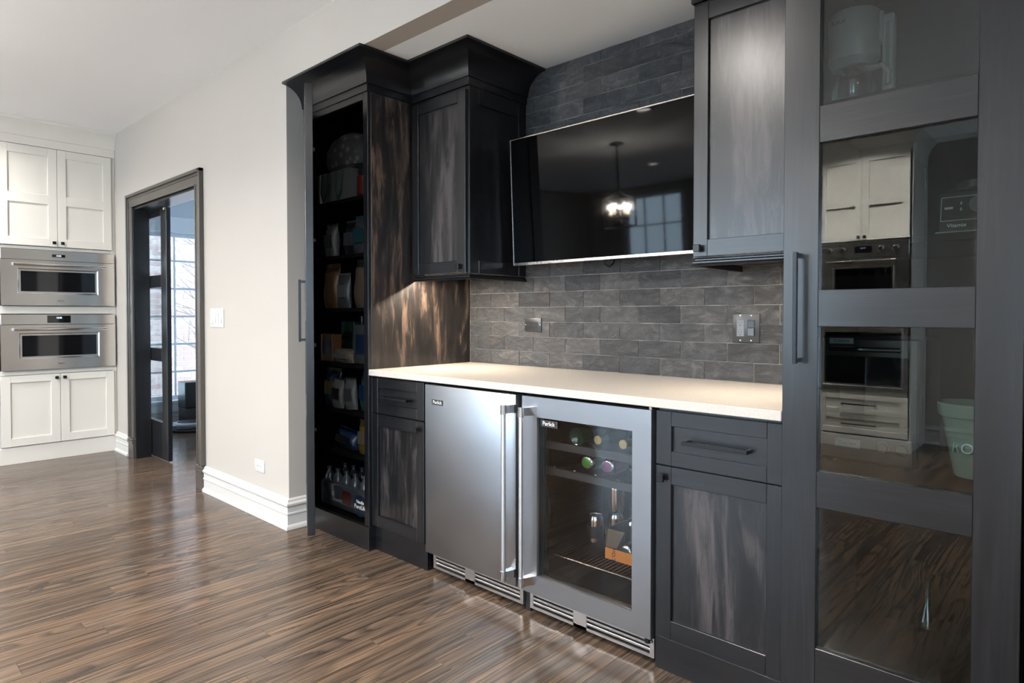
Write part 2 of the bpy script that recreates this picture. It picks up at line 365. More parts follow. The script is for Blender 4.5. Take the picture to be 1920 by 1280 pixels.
# ------------------------------------------------------------------ ROOM SHELL
ZC, ZN = 2.748, 2.4588
def wall(name, axis, pos, thick, a0, a1, z0, z1, m, holes=()):
    """a wall in the plane axis=pos (its room face), thickness signed away from the room"""
    mb = MB(); A = sorted({a0, a1} | {h[0] for h in holes} | {h[1] for h in holes}); Z = sorted({z0, z1} | {h[2] for h in holes} | {h[3] for h in holes})
    lo, hi = min(pos, pos+thick), max(pos, pos+thick)
    for i in range(len(A)-1):
        for j in range(len(Z)-1):
            if any(h[0] <= A[i] and A[i+1] <= h[1] and h[2] <= Z[j] and Z[j+1] <= h[3] for h in holes): continue
            if axis == 'x': mb.box(lo, hi, A[i], A[i+1], Z[j], Z[j+1])
            else: mb.box(A[i], A[i+1], lo, hi, Z[j], Z[j+1])
    bmesh.ops.remove_doubles(mb.bm, verts=mb.bm.verts[:], dist=1e-5)
    # drop the doubled faces between neighbouring blocks
    seen = {}
    for f in mb.bm.faces:
        seen.setdefault(tuple(sorted(v.index for v in f.verts)) if False else tuple(sorted((round(v.co.x, 4), round(v.co.y, 4), round(v.co.z, 4)) for v in f.verts)), []).append(f)
    dead = [f for fs in seen.values() if len(fs) > 1 for f in fs]
    if dead: bmesh.ops.delete(mb.bm, geom=dead, context='FACES_ONLY')
    return struct(mb.build(name, m))
# bar wall with the doorway and the niche
DX0, DX1, DZ = -2.55, -1.235, 2.065
wall('wall_bar', 'y', 0, .11, XLEFT, 0, 0, ZC, 'paint_wall', [(DX0, DX1, 0, DZ)])
wall('wall_bar_header', 'y', 0, .11, 0, 3.26, ZN, ZC, 'paint_wall')
wall('wall_bar_right', 'y', 0, .11, 3.26, XRIGHT, 0, ZC, 'paint_wall')
wall('wall_niche_left', 'x', 0, -.10, .11, .83, 0, ZC, 'paint_wall')
wall('wall_niche_right', 'x', 3.26, .10, .11, .83, 0, ZC, 'paint_wall')
wall('wall_niche_back', 'y', .8125, .10, -.1, 3.36, 0, ZC, 'grout')
struct(MB().box(0, 3.26, .11, .82, ZN, ZN+.06).build('ceiling_niche', 'paint_niche_bluelit'))  # paint tinted blue, standing in for cool window light on this ceiling
wall('wall_left', 'x', XLEFT, -.12, YFAR, 0, 0, ZC, 'paint_wall')
wall('wall_right', 'x', XRIGHT, .16, YFRONT, .11, 0, ZC, 'paint_wall', WIN_RIGHT_FILL)
wall('wall_front', 'y', YFRONT, -.16, 1.3, XRIGHT+.16, 0, ZC, 'paint_wall', WIN_FRONT)
wall('wall_front_return', 'x', 1.3, .12, YFAR, YFRONT-.16, 0, ZC, 'paint_wall')
wall('wall_far', 'y', YFAR, -.16, XLEFT-.12, 1.42, 0, ZC, 'paint_wall', WIN_FAR)
struct(MB().box(XLEFT-.12, XRIGHT+.16, YFAR-.16, .11, ZC, ZC+.1).build('ceiling', 'paint_ceiling'))
# the room behind the doorway
wall('wall_next_window', 'x', XNEXT, -.16, .11, 3.0, 0, 2.6, 'paint_next_bluelit', WIN_NEXT)  # the daylight's blue cast is tinted into this room's wall paint
wall('wall_next_back', 'y', 3.0, .1, XNEXT-.16, -.1, 0, 2.6, 'paint_next_bluelit', WIN_NEXT_FILL)
wall('wall_next_right', 'x', -.2, .10, .11, 3.0, 0, 2.6, 'paint_next_bluelit')
wall('wall_next_front', 'y', .16, -.05, XNEXT, DX0-.28, 0, 2.6, 'paint_next_bluelit')
struct(MB().box(XNEXT-.16, -.1, .11, 3.1, 2.6, 2.7).build('ceiling_next', 'paint_ceiling'))
# windows
def window(n, axis, pos, a0, a1, z0, z1, nx, nz, m='paint_trim', out=-1):
    w = bpy.data.objects.new('window_%d' % n, None); COL.objects.link(w); struct(w); w['label'] = 'white divided-light window with daylight behind it'
    def bx(mb, a, b, c, d, e, f, mm, bev=0.):
        mb.box(e, f, a, b, c, d, mm, bev) if axis == 'x' else mb.box(a, b, e, f, c, d, mm, bev)
    p0, p1 = pos+out*.10, pos+out*.05; lo, hi = min(p0, p1), max(p0, p1); t = .045
    f = MB(); bx(f, a0, a0+t, z0, z1, lo, hi, m); bx(f, a1-t, a1, z0, z1, lo, hi, m); bx(f, a0+t, a1-t, z0, z0+t, lo, hi, m); bx(f, a0+t, a1-t, z1-t, z1, lo, hi, m)
    f.build('window_frame', None, w)
    for i in range(1, nx):
        a = a0+(a1-a0)*i/nx; mb = MB(); bx(mb, a-.011, a+.011, z0+t, z1-t, lo+.01, hi-.01, m); mb.build('muntin', None, w)
    for j in range(1, nz):
        z = z0+(z1-z0)*j/nz; mb = MB(); bx(mb, a0+t, a1-t, z-.011, z+.011, lo+.012, hi-.012, m); mb.build('muntin', None, w)
    mid = (lo+hi)/2; mb = MB(); bx(mb, a0+t, a1-t, z0+t, z1-t, mid-.003, mid+.003, 'glass_window'); mb.build('pane', None, w)
    # casing and sill on the room side
    i0, i1 = (pos, pos-out*.02); lo, hi = min(i0, i1), max(i0, i1); c = MB()
    bx(c, a0-.09, a0, z0-.09, z1+.09, lo, hi, m, .003); bx(c, a1, a1+.09, z0-.09, z1+.09, lo, hi, m, .003); bx(c, a0, a1, z1, z1+.17, lo, hi, m, .003); c.build('window_casing', None, w)
    s = MB(); i1 = pos-out*.05; bx(s, a0-.11, a1+.11, z0-.03, z0, min(pos, i1), max(pos, i1), m, .004); bx(s, a0-.09, a1+.09, z0-.11, z0-.03, lo, hi, m); s.build('window_sill', None, w)
    return w
for n, (a, b, c, d) in enumerate(WIN_FAR): window(n+1, 'y', YFAR, a, b, c, d, 3, 4)
for n, (a, b, c, d) in enumerate(WIN_FRONT): window(4, 'y', YFRONT, a, b, c, d, 3, 3)
for n, (a, b, c, d) in enumerate(WIN_RIGHT_FILL): window(5+n, 'x', XRIGHT, a, b, c, d, 3, 3, out=1)
for n, (a, b, c, d) in enumerate(WIN_NEXT_FILL): window(8, 'y', 3.0, a, b, c, d, 3, 4, 'paint_next_trim', out=1)
for n, (a, b, c, d) in enumerate(WIN_NEXT): window(7, 'x', XNEXT, a, b, c, d, 7, 6, 'paint_next_trim')

# floor: a slab and oak planks laid along the depth of the room
PW = .0925
fl = struct(MB().box(XNEXT-.16, XRIGHT+.16, YFAR-.16, 3.1, -.05, -.006).build('floor', 'floor_gap'))
fl['label'] = 'stained oak plank floor with dark open grain'
LENS = (.65, .9, 1.2, 1.5, 1.8)
def plank_mesh(L):
    return MB().box(.0003, PW-.0003, .0003, L-.0003, -.005, 0, 'oak', .0006).mesh('plank')
PM = {L: plank_mesh(L) for L in LENS}
mrot = camo.rotation_euler.to_matrix(); mri = mrot.inverted(); cl = Vector(camo.location)
def px(p):
    q = mri @ (Vector(p)-cl)
    if q.z > -.15: return None
    return (960+1200.53*q.x/-q.z, 612.58-1200.53*q.y/-q.z)
planks = []
x = XNEXT-.1
while x < XRIGHT:
    y = YFAR - random.random()*1.2
    ymax = 3.0 if x < -.2 else .8
    while y < ymax:
        L = random.choice(LENS); pts = [px((x+PW/2, y+L*k/8, 0)) for k in range(9)]
        vis = [p for p in pts if p and -20 < p[0] < 1940 and 560 < p[1] < 1300]
        hidden = y > .12 and x > -1.3
        area = 0 if hidden else sum(1/max(.05, (Vector((x, y+L*k/8, 0))-cl).length**2) for k in range(9) if pts[k] and -20 < pts[k][0] < 1940 and pts[k][1] < 1300)*L
        planks.append((area, x, y, L)); y += L
    x += PW
planks.sort(key=lambda t: -t[0])
for a, x, y, L in planks[:300]:
    o = bpy.data.objects.new('plank', PM[L]); COL.objects.link(o); o.location = (x, y, 0); o.parent = fl
rest = MB()
for a, x, y, L in planks[300:]:
    rest.box(x+.0006, x+PW-.0006, y+.0008, y+L-.0008, -.005, 0, 'oak')
pb = rest.build('planks_beyond', None, fl, kind='stuff')
at_ = pb.data.attributes.new('plank_tone', 'FLOAT', 'FACE'); tones = []
for k in range(len(planks)-300): tones += [random.random()]*6
at_.data.foreach_set('value', tones)

# slate tiles on the niche back wall
wb = bpy.data.objects['wall_niche_back']
ROW = .0786; TW = .2135; TD = .0050
def tile_mesh(w, h, seed):
    mb = MB(); nx, nz = max(2, int(w/.045)), 3; rnd = random.Random(seed); g = []
    for i in range(nx+1):
        col = []
        for j in range(nz+1):
            edge = i in (0, nx) or j in (0, nz)
            dx = rnd.uniform(-.0012, .0012) if edge and 0 < i < nx else 0; dz = rnd.uniform(-.0007, .0007) if edge else 0
            col.append(mb.bm.verts.new((w*i/nx + dx, -TD + (rnd.uniform(-.0002, .0012) if edge else rnd.uniform(-.0016, .0012)), h*j/nz + dz)))
        g.append(col)
    fs = [mb.bm.faces.new([g[i][j], g[i+1][j], g[i+1][j+1], g[i][j+1]]) for i in range(nx) for j in range(nz)]
    rim = [g[i][0] for i in range(nx)] + [g[nx][j] for j in range(nz)] + [g[i][nz] for i in range(nx, 0, -1)] + [g[0][j] for j in range(nz, 0, -1)]
    back = [mb.bm.verts.new((v.co.x, 0, v.co.z)) for v in rim]; k = len(rim)
    fs += [mb.bm.faces.new([rim[i], back[i], back[(i+1) % k], rim[(i+1) % k]]) for i in range(k)]
    mb._fin([], fs, 'slate'); return mb.mesh('tile', None, True)
TM = [tile_mesh(TW-.0028, ROW-.0026, s) for s in range(7)]
z = .914; row = 0
while z < ZN-.02:
    h = min(ROW-.0026, ZN-z-.003); x = .6685 - TW*(1 if row % 2 else 0) if row % 2 else .7805-TW
    x0, x1 = .612, 2.64
    while x < x1-.01:
        a, b = max(x, x0), min(x+TW-.0028, x1)
        if b-a > .012:
            full = b-a > TW-.004 and h > ROW-.004
            me = random.choice(TM) if full else tile_mesh(b-a, h, random.randrange(999))
            o = bpy.data.objects.new('tile', me); COL.objects.link(o); o.location = (a, .8135 + random.uniform(-.0010, .0006), z+.0013); o.parent = wb
        x += TW
    z += ROW; row += 1

# baseboards
BB = [(0, 0), (.030, 0), (.030, .010), (.024, .022), (.018, .026), (.018, .078), (.022, .082), (.022, .090), (.018, .094), (.018, .122), (.026, .132), (.026, .142), (.014, .152), (.014, .160), (.006, .168), (0, .168)]
def baseboard(name, path, **k): return struct(MB().sweep(BB, path, 'paint_trim', **k).build(name))
baseboard('baseboard_bar', [(-1.125, 0), (0, 0), (0, .10)])
baseboard('baseboard_left', [(-3.02, 0), (-2.69, 0)])
baseboard('baseboard_front', [(5.2, YFRONT), (5.1, YFRONT)]); baseboard('baseboard_front_near', [(3.65, YFRONT), (2.1, YFRONT)])
baseboard('baseboard_next', [(XNEXT, .16), (XNEXT, 3.0)])

# doorway: dark casing, jambs and a sliding glazed door half out of its pocket
dr = bpy.data.objects.new('door_1', None); COL.objects.link(dr); struct(dr); dr['label'] = 'dark stained doorway with casing and a half drawn glazed sliding door'
CW = .105
def casing(name, boxes):
    mb = MB()
    for b in boxes: mb.box(*b, 'wood_trim', .002)
    return mb.build(name, None, dr)
for s, (i, o_) in (('l', (DX0, DX0-CW)), ('r', (DX1, DX1+CW))):
    sg = -1 if s == 'l' else 1
    def sp(a, b): return (min(i+sg*a, i+sg*b), max(i+sg*a, i+sg*b))
    casing('casing', [(*sp(-.006, .083), -.017, 0, .17, DZ), (*sp(.083, .105), -.032, 0, .17, DZ+.105), (*sp(.0, .012), -.022, 0, .17, DZ), (*sp(.070, .083), -.023, 0, .17, DZ+.083)])
    casing('plinth_block', [(*sp(-.008, .108), -.026, 0, 0, .125), (*sp(-.010, .110), -.033, 0, .125, .145), (*sp(-.008, .108), -.028, 0, .145, .165), (*sp(-.010, .11), -.035, 0, .150, .158)])
casing('head_casing', [(DX0-.083, DX1+.083, -.017, 0, DZ, DZ+.083), (DX0-.105, DX1+.105, -.032, 0, DZ+.083, DZ+.105), (DX0, DX1, -.022, 0, DZ, DZ+.012), (DX0-.083, DX1+.083, -.023, 0, DZ+.062, DZ+.070)])
MB().box(DX0, DX0+.018, .0, .112, 0, DZ, 'wood_v').build('jamb', None, dr)
MB().box(DX1-.018, DX1, .0, .155, 0, DZ, 'wood_v').build('jamb', None, dr)
MB().box(DX0, DX1, .0, .152, DZ-.018, DZ, 'wood_h').build('head_jamb', None, dr)
gd = MB(); X0, X1, yf, yb_ = -2.92, -2.165, .116, .150; z1 = DZ-.022
for a, b in ((X0, X0+.118), (X1-.118, X1)): gd.box(a, b, yf, yb_, .012, z1, 'wood_v', .0015)
RL = [(.012, .312), (.807, .912), (1.411, 1.510), (1.985, z1)]
for a, b in RL: gd.box(X0+.118, X1-.118, yf, yb_, a, b, 'wood_v', .0015)
gdo = gd.build('sliding_door', None, dr)
for (a, b), (c, d) in zip(RL[:-1], RL[1:]): MB().box(X0+.116, X1-.116, .130, .136, b-.003, c+.003, 'glass_window').build('pane', None, gdo)
MB(Matrix.Translation((X1-.03, .112, z1-.01))).box(-.012, .012, -.006, .004, -.012, .008, 'white_plastic', .003).build('door_guide', None, gdo)

# outside the next-room window: brick facade of the neighbouring wing and a bare tree
XB = -7.4
fac = struct(MB().box(XB-.2, XB, -1.5, 9.0, -.4, 6.5).build('wall_brick_outside', 'mortar')); fac['label'] = 'pale brick facade outside the window'
BM = [MB().box(0, .205, 0, .068, 0, .012, m, .002, T=face((0, 0, 0), '+x')).mesh('brick') for m in ('brick_red', 'brick_pale')]
bl = []
zz = -.2; r_ = 0
while zz < 3.6:
    yy = .6 + (.11 if r_ % 2 else 0)
    while yy < 6.0: bl.append((yy, zz)); yy += .22
    zz += .082; r_ += 1
vis = []
for yy, zz in bl:
    s_ = (XNEXT-cl.x)/(XB-cl.x); wy = cl.y+(yy+.1-cl.y)*s_; wz = cl.z+(zz-cl.z)*s_
    p = px((XB, yy+.1, zz)); vis.append((0 if (p and 284 < p[0] < 376 and .2 < wz < 2.2) else 1, random.random(), yy, zz))
vis.sort()
for k, (q, rr, yy, zz) in enumerate(vis):
    if k < 300:
        o = bpy.data.objects.new('brick', random.choice(BM)); COL.objects.link(o); o.location = (XB, yy, zz); o.parent = fac
rest = MB()
for q, rr, yy, zz in vis[300:]: rest.box(XB, XB+.011, yy, yy+.205, zz, zz+.068, random.choice(('brick_red', 'brick_pale')))
rest.build('bricks_beyond', None, fac, kind='stuff')
struct(MB().box(-30, 30, -30, 30, -.45, -.40).build('ground_outside', 'bounce_ground'))  # unseen ground, made this pale to bounce daylight onto the ceiling
tr = thing('bare_tree', 'leafless tree with thin branches outside the window', 'tree', (-6.3, 2.4, -.4))
MB().tube([(-6.3, 2.55, -.4), (-6.32, 2.52, .8), (-6.28, 2.55, 1.9), (-6.3, 2.45, 3.2)], [.05, .04, .03, .018], 'bark', 8).build('trunk', None, tr)
rt = random.Random(5)
for k in range(26):
    h = .3+k*.105; p = Vector((-6.3, 2.5, h)); d = Vector((rt.uniform(-.5, .5), rt.choice((-1, -1, -1, 1))*rt.uniform(.6, 1), rt.uniform(.05, .75))).normalized(); pts = [p.copy()]; br = MB()
    for i in range(7):
        p = p+d*.17; d = (d+Vector((rt.uniform(-.25, .25), rt.uniform(-.25, .25), rt.uniform(-.15, .25)))).normalized(); pts.append(p.copy())
    br.tube(pts, [.011, .010, .009, .008, .006, .005, .004, .003], 'bark', 5)
    for i in (2, 3, 4, 5):
        q = pts[i]; e = (d+Vector((rt.uniform(-.8, .8), rt.uniform(-.8, .8), rt.uniform(-.4, .8)))).normalized(); br.tube([q, q+e*.16, q+e*.30+Vector((0, 0, .05))], [.005, .004, .0025], 'bark', 4)
    br.build('branch', None, tr)

# ------------------------------------------------------------------ BAR CABINETS
def cove(z0=2.300, out=.130, zt=ZN-.001):
    p = [(0, z0), (.006, z0), (.006, z0+.036), (.015, z0+.037)]
    for k in range(1, 11):
        t = math.pi/2*k/10; p.append((.015+(out-.015)*(1-math.cos(t)), z0+.037+(zt-.012-z0-.037)*math.sin(t)))
    return p + [(out+.004, zt-.012), (out+.004, zt), (0, zt)]
RAIL = [(0, 1.363), (.012, 1.363), (.014, 1.368), (.009, 1.374), (.009, 1.379), (.003, 1.384), (.003, 1.388), (0, 1.388)]
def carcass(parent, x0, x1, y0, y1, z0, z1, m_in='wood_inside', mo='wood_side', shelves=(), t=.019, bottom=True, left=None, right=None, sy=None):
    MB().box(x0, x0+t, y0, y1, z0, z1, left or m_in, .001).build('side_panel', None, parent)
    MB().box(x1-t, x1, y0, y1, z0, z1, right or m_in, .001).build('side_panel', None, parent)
    MB().box(x0+t, x1-t, y1-.012, y1, z0, z1, m_in).build('back_panel', None, parent)
    MB().box(x0+t, x1-t, y0, y1-.012, z1-t, z1, m_in).build('top_panel', None, parent)
    if bottom: MB().box(x0+t, x1-t, y0, y1-.012, z0, z0+t, m_in).build('bottom_panel', None, parent)
    for z in shelves: MB().box(x0+t, x1-t, (sy or y0+.02), y1-.012, z-.02, z, m_in, .001).build('shelf', None, parent)

# --- tall pantry, its door standing ajar
PY = .1074
pan = thing('pantry_cabinet', 'tall dark stained pantry cabinet with its door ajar, beside the beige wall', 'cabinet', (.305, .45, 0))
PSH = (1.80, 1.505, 1.224, .930, .680, .456)
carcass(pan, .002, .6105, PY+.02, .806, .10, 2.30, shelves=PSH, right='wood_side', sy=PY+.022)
ff = MB(); ff.box(.002, .062, PY, PY+.02, .12, 2.30, 'wood_v', .001); ff.box(.571, .6105, PY, PY+.02, .12, 2.30, 'wood_v', .001); ff.box(.062, .571, PY, PY+.02, 2.265, 2.30, 'wood_h', .001)
ff.build('face_frame', None, pan)
MB().box(.002, .6125, PY-.004, .80, 0, .118, 'wood_h', .0015).build('plinth', None, pan)
MB().sweep(cove(), [(.002, PY), (.6105, PY), (.6105, .388)], 'wood_h', nxt=(1.0, .388)).build('crown_moulding', None, pan)
th = R(28.8); U = Vector((math.cos(th), -math.sin(th), 0)); W = Vector((-math.sin(th), -math.cos(th), 0)); O = Vector((.079, .1015, 0))
TP = Matrix(((U.x, 0, W.x, O.x), (U.y, 0, W.y, O.y), (0, 1, 0, 0), (0, 0, 0, 1)))
pd = shaker(pan, TP, 0, .521, .126, 2.287, 0, .036, .09, [(.126, .27), (.66, .76), (1.157, 1.257), (1.658, 1.757), (2.16, 2.287)], 'wood_v', 'wood_h', 'wood_panel')
pu = MB(TP)
for v in (1.062, 1.342): pu.box(.466, .478, v, v+.012, .035, .064, 'black_metal')
pu.box(.466, .478, 1.058, 1.358, .058, .070, 'black_metal', .0008); pu.build('pull_handle', None, pd)
for v in (.55, 1.02, 1.60, 2.10):
    hb = MB(TP); hb.box(.004, .050, v-.018, v+.018, -.006, 0, 'gunmetal', .001); hb.box(.002, .016, v-.010, v+.010, -.022, -.006, 'gunmetal', .001); hb.build('hinge', None, pd)

# --- base cabinets
def base_cab(name, label, x0, x1, yd, yp, uL, uR, pL, pR, zz, knob_u, group='dark base cabinets under the counter'):
    b = thing(name, label, 'cabinet', ((x0+x1)/2, .45, 0), group)
    dz0, dz1, rz0, rz1, pd0, pd1, pr0, pr1 = zz
    MB().box(x0, x1, yd+.02, .80, .10, .882, 'wood_v', .001).build('body', None, b)
    MB().box(x0, x1, yp, .78, 0, dz0-.002, 'wood_h', .001).build('plinth', None, b)
    T = face((0, yd+.02, 0), '-y')
    for nm, a, c, p0, p1 in (('drawer', rz0, rz1, pr0, pr1), ('door', dz0, dz1, pd0, pd1)):
        f = MB(T); f.box(uL, pL, a, c, 0, .02, 'wood_v', .0012); f.box(pR, uR, a, c, 0, .02, 'wood_v', .0012); f.box(pL, pR, a, p0, 0, .02, 'wood_h', .0012); f.box(pL, pR, p1, c, 0, .02, 'wood_h', .0012)
        d = f.build(nm, None, b)
        MB(T).box(pL-.004, pR+.004, p0-.004, p1+.004, .002, .009, 'wood_h' if nm == 'drawer' else 'wood_panel').build('panel', None, d)
        if nm == 'drawer': um = (pL+pR)/2; bar_pull(d, T, um-.108, um+.108, (p0+p1)/2-.004, .009, proj=.040)
        else: knob(d, T, knob_u, dz1-.038, .02)
    return b
base_cab('base_cabinet', 'dark base cabinet with drawer beside the open pantry', .6125, 1.022, .125, .1436, .6135, 1.0205, .662, .970, (.128, .694, .699, .876, .186, .634, .749, .826), .978)
base_cab('base_cabinet', 'dark base cabinet with drawer beside the glass-door refrigerator', 2.2125, 2.640, .147, .149, 2.214, 2.639, 2.2705, 2.5847, (.1127, .6865, .6905, .8705, .1737, .6291, .7383, .8217), 2.240)
# --- countertop
tag(MB().box(.612, 2.640, .1064, .806, .8844, .914, 'quartz', .002).build('countertop'), 'cream quartz countertop along the bar', 'countertop')

# --- wall cabinets with light rail and lamp
def wall_cab(label, x0, x1, uL, uR, pL, pR, side, crown_path, crown_kw, rail_path, kn):
    c = thing('wall_cabinet', label, 'cabinet', ((x0+x1)/2, .6, 1.363), 'dark wall cabinets either side of the television')
    MB().box(x0, x1, .394, .806, 1.392, 2.30, 'wood_v', .001).build('body', None, c)
    T = face((0, .394, 0), '-y')
    f = MB(T); f.box(uL, pL, 1.396, 2.281, 0, .02, 'wood_v', .0012); f.box(pR, uR, 1.396, 2.281, 0, .02, 'wood_v', .0012); f.box(pL, pR, 1.396, 1.4545, 0, .02, 'wood_h', .0012); f.box(pL, pR, 2.225, 2.281, 0, .02, 'wood_h', .0012)
    d = f.build('door', None, c); MB(T).box(pL-.004, pR+.004, 1.4505, 2.229, .002, .009, 'wood_panel').build('panel', None, d); knob(d, T, kn, 1.425, .02)
    if side:
        TS = face((side[0], 0, 0), side[1]); sp = MB(TS)
        for a, b, e, g, m in ((.394, .4576, 1.392, 2.30, 'wood_v'), (.7496, .806, 1.392, 2.30, 'wood_v'), (.4576, .7496, 1.392, 1.455, 'wood_h'), (.4576, .7496, 2.22, 2.30, 'wood_h')): sp.box(a, b, e, g, 0, .008, m, .0012)
        sp.build('end_panel_frame', None, c)
    MB().sweep(cove(), crown_path, 'wood_h', **crown_kw).build('crown_moulding', None, c)
    MB().sweep(RAIL, rail_path, 'wood_h').build('light_rail', None, c)
    return c
wall_cab('dark wall cabinet between the pantry and the television', .6125, 1.0362, .624, 1.0345, .6755, .9785, (1.0362, '+x'), [(.6105, .388), (1.0442, .388), (1.0442, .806)], dict(prev=(.6105, .1)), [(.6125, .402), (1.036, .402), (1.036, .806)], .994)
wall_cab('dark wall cabinet between the television and the glass-door cabinet', 2.2262, 2.640, 2.2284, 2.638, 2.282, 2.590, (2.2262, '-x'), [(2.2182, .806), (2.2182, .388), (2.640, .388)], {}, [(2.2262, .806), (2.2262, .402), (2.640, .402)], 2.251)
def undercab(label, x0, x1, power):
    t = thing('under_cabinet_lamp', label, 'lamp', ((x0+x1)/2, .43, 1.378), 'lamps under the wall cabinets')
    MB().box(x0, x1, .418, .446, 1.384, 1.392, 'black_metal', .001).build('housing', None, t)
    MB().box(x0+.01, x1-.01, .422, .442, 1.3815, 1.384, 'lamp_warm').build('diffuser', None, t)
    l = bpy.data.lights.new('strip_light', 'AREA'); l.shape = 'RECTANGLE'; l.size = x1-x0-.04; l.size_y = .014; l.energy = power; l.color = (1, .85, .66)
    o = bpy.data.objects.new('strip_light', l); COL.objects.link(o); o.location = ((x0+x1)/2, .432, 1.3805); attach_l(o, t)
def attach_l(o, t): o.parent = t; o.matrix_parent_inverse = Matrix.Translation(-ORG[t.name])
undercab('warm strip lamp under the wall cabinet beside the pantry', .66, 1.00, 8.0)
undercab('warm strip lamp under the wall cabinet beside the glass-door cabinet', 2.30, 2.61, 4.0)

# --- tall glazed cabinet
GY = .1045
dc = thing('display_cabinet', 'tall dark cabinet with four glass panes and a black pull handle', 'cabinet', (2.92, .45, 0))
GSH = (1.80, 1.40, .735)
carcass(dc, 2.6418, 3.20, GY+.024, .806, .10, 2.30, shelves=GSH, sy=.22)
MB().box(2.6418, 3.20, GY, .80, 0, .118, 'wood_h', .001).build('plinth', None, dc)
MB().box(3.184, 3.258, GY+.024, .80, 0, 2.30, 'wood_v', .001).build('filler_stile', None, dc)
MB().box(2.6418, 3.258, GY+.004, GY+.024, 2.285, 2.302, 'wood_h').build('face_frame', None, dc)
MB().sweep(cove(), [(2.6418, .40), (2.6418, GY), (3.258, GY)], 'wood_h').build('crown_moulding', None, dc)
T = face((0, GY+.022, 0), '-y'); g = MB(T); QS = [(.121, .2673), (.6588, .758), (1.1572, 1.2572), (1.6579, 1.7572), (2.157, 2.282)]
g.box(2.6428, 2.7369, .121, 2.282, 0, .022, 'wood_v', .0012); g.box(3.0889, 3.180, .121, 2.282, 0, .022, 'wood_v', .0012)
for a, b in QS: g.box(2.7369, 3.0889, a, b, 0, .022, 'wood_h', .0012)
gd2 = g.build('door', None, dc)
for (a, b), (c, d) in zip(QS[:-1], QS[1:]): MB(T).box(2.733, 3.093, b-.004, c+.004, .004, .008, 'glass_cabinet').build('pane', None, gd2)
ph = MB()
for v in (1.058, 1.347): ph.box(2.685, 2.6955, .066, GY+.001, v, v+.0115, 'black_metal')
ph.box(2.685, 2.6955, .058, .070, 1.055, 1.361, 'black_metal', .0008); ph.build('pull_handle', None, gd2)

# ------------------------------------------------------------------ REFRIGERATORS
FY = .13
def grille(parent, x0, x1):
    g = MB(); y0, y1 = .150, .158; z0, z1 = .024, .092; t = .008; xm0, xm1 = x0+.385*(x1-x0), x0+.495*(x1-x0)
    for b in ((x0, x0+.017, z0, z1), (x1-.017, x1, z0, z1), (xm0, xm1, z0, z1), (x0+.017, x1-.017, z0, z0+.011)): g.box(b[0], b[1], y0, y1, b[2], b[3], 'steel_grille')
    o = g.build('grille', None, parent)
    for a, b in ((x0+.017, xm0), (xm1, x1-.017)):
        for k in range(3): MB().box(a, b, y0+.001, y1+.004, z0+.020+k*.0165, z0+.0285+k*.0165, 'steel_grille', .001).build('slat', None, o)
    MB().box(x0+.005, x1-.005, .175, .19, .012, .10, 'black_matte').build('kick_panel', None, parent)
def tube_handle(parent, x, side):
    h = MB(); y = .075
    h.tube([(x, y, .145), (x, y, .828)], .0095, 'steel_handle', 16)
    o = h.build('handle', None, parent)
    for z0, z1 in ((.134, .172), (.795, .833)):
        c = MB(); c.tube([(x, y, z0), (x, y, z1)], .0122, 'steel_polish', 16); a, b = (x-.002, x+.022) if side > 0 else (x-.010, x+.012)
        c.prism([(x-.010, y), (x+.010, y), (b+.010, FY+.001), (a, FY+.001)], z0+.004, z1-.002, 'steel_polish'); c.build('handle_mount', None, o)
def badge(parent, x0, x1, z0, z1, y):
    b = MB(); b.box(x0, x1, y-.002, y, z0, z1, 'steel_polish', .0008); b.box(x0+.0018, x1-.0018, y-.0026, y-.001, z0+.0018, z1-.0018, 'ink'); o = b.build('badge', None, parent)
    text('Perlick', (z1-z0)*.86, face(((x0+x1)/2, y-.0027, (z0+z1)/2), '-y'), 'white_ink', o)
fa = thing('refrigerator', 'undercounter refrigerator with a solid stainless steel door', 'refrigerator', (1.31, .45, 0), 'undercounter refrigerators')
MB().box(1.040, 1.612, .185, .76, .012, .868, 'black_plastic', .002).build('body', None, fa)
fd = MB().box(1.0243, 1.590, FY, .178, .095, .8696, 'steel_brushed', .0022, seg=2).build('door', None, fa)
MB().box(1.035, 1.582, .178, .1855, .105, .860, 'black_matte').build('gasket', None, fa)
tube_handle(fd, 1.5745, -1); badge(fd, 1.074, 1.153, .7805, .806, FY); grille(fa, 1.058, 1.612)
fb = thing('refrigerator', 'undercounter refrigerator with a stainless framed glass door full of drinks', 'refrigerator', (1.93, .45, 0), 'undercounter refrigerators')
L = MB(); L.box(1.640, 1.662, .19, .76, .012, .868, 'liner'); L.box(2.180, 2.204, .19, .76, .012, .868, 'liner'); L.box(1.662, 2.180, .73, .76, .012, .868, 'liner'); L.box(1.662, 2.180, .19, .73, .835, .868, 'liner'); L.box(1.662, 2.180, .19, .73, .10, .135, 'liner')
L.build('body', None, fb)
D = MB(); gx0, gx1, gz0, gz1 = 1.7018, 2.1317, .1681, .7912
for b in ((1.6246, gx0, .095, .8696), (gx1, 2.2055, .095, .8696), (gx0, gx1, .095, gz0), (gx0, gx1, gz1, .8696)): D.box(b[0], b[1], FY, .172, b[2], b[3], 'steel_brushed')
bmesh.ops.remove_doubles(D.bm, verts=D.bm.verts[:], dist=1e-5)
fdr = D.build('door', None, fb)
E_ = MB()
for b in ((1.628, 1.690, .100, .865), (2.143, 2.202, .100, .865), (1.690, 2.143, .10, .155), (1.690, 2.143, .803, .865)): E_.box(b[0], b[1], .172, .186, b[2], b[3], 'black_matte')
E_.build('gasket', None, fb)
MB().box(gx0, gx1, .140, .146, gz0, gz1, 'glass_fridge').build('pane', None, fdr)
tube_handle(fdr, 1.668, 1); badge(fdr, 1.7138, 1.7959, .757, .7825, .1395); grille(fb, 1.650, 2.208)
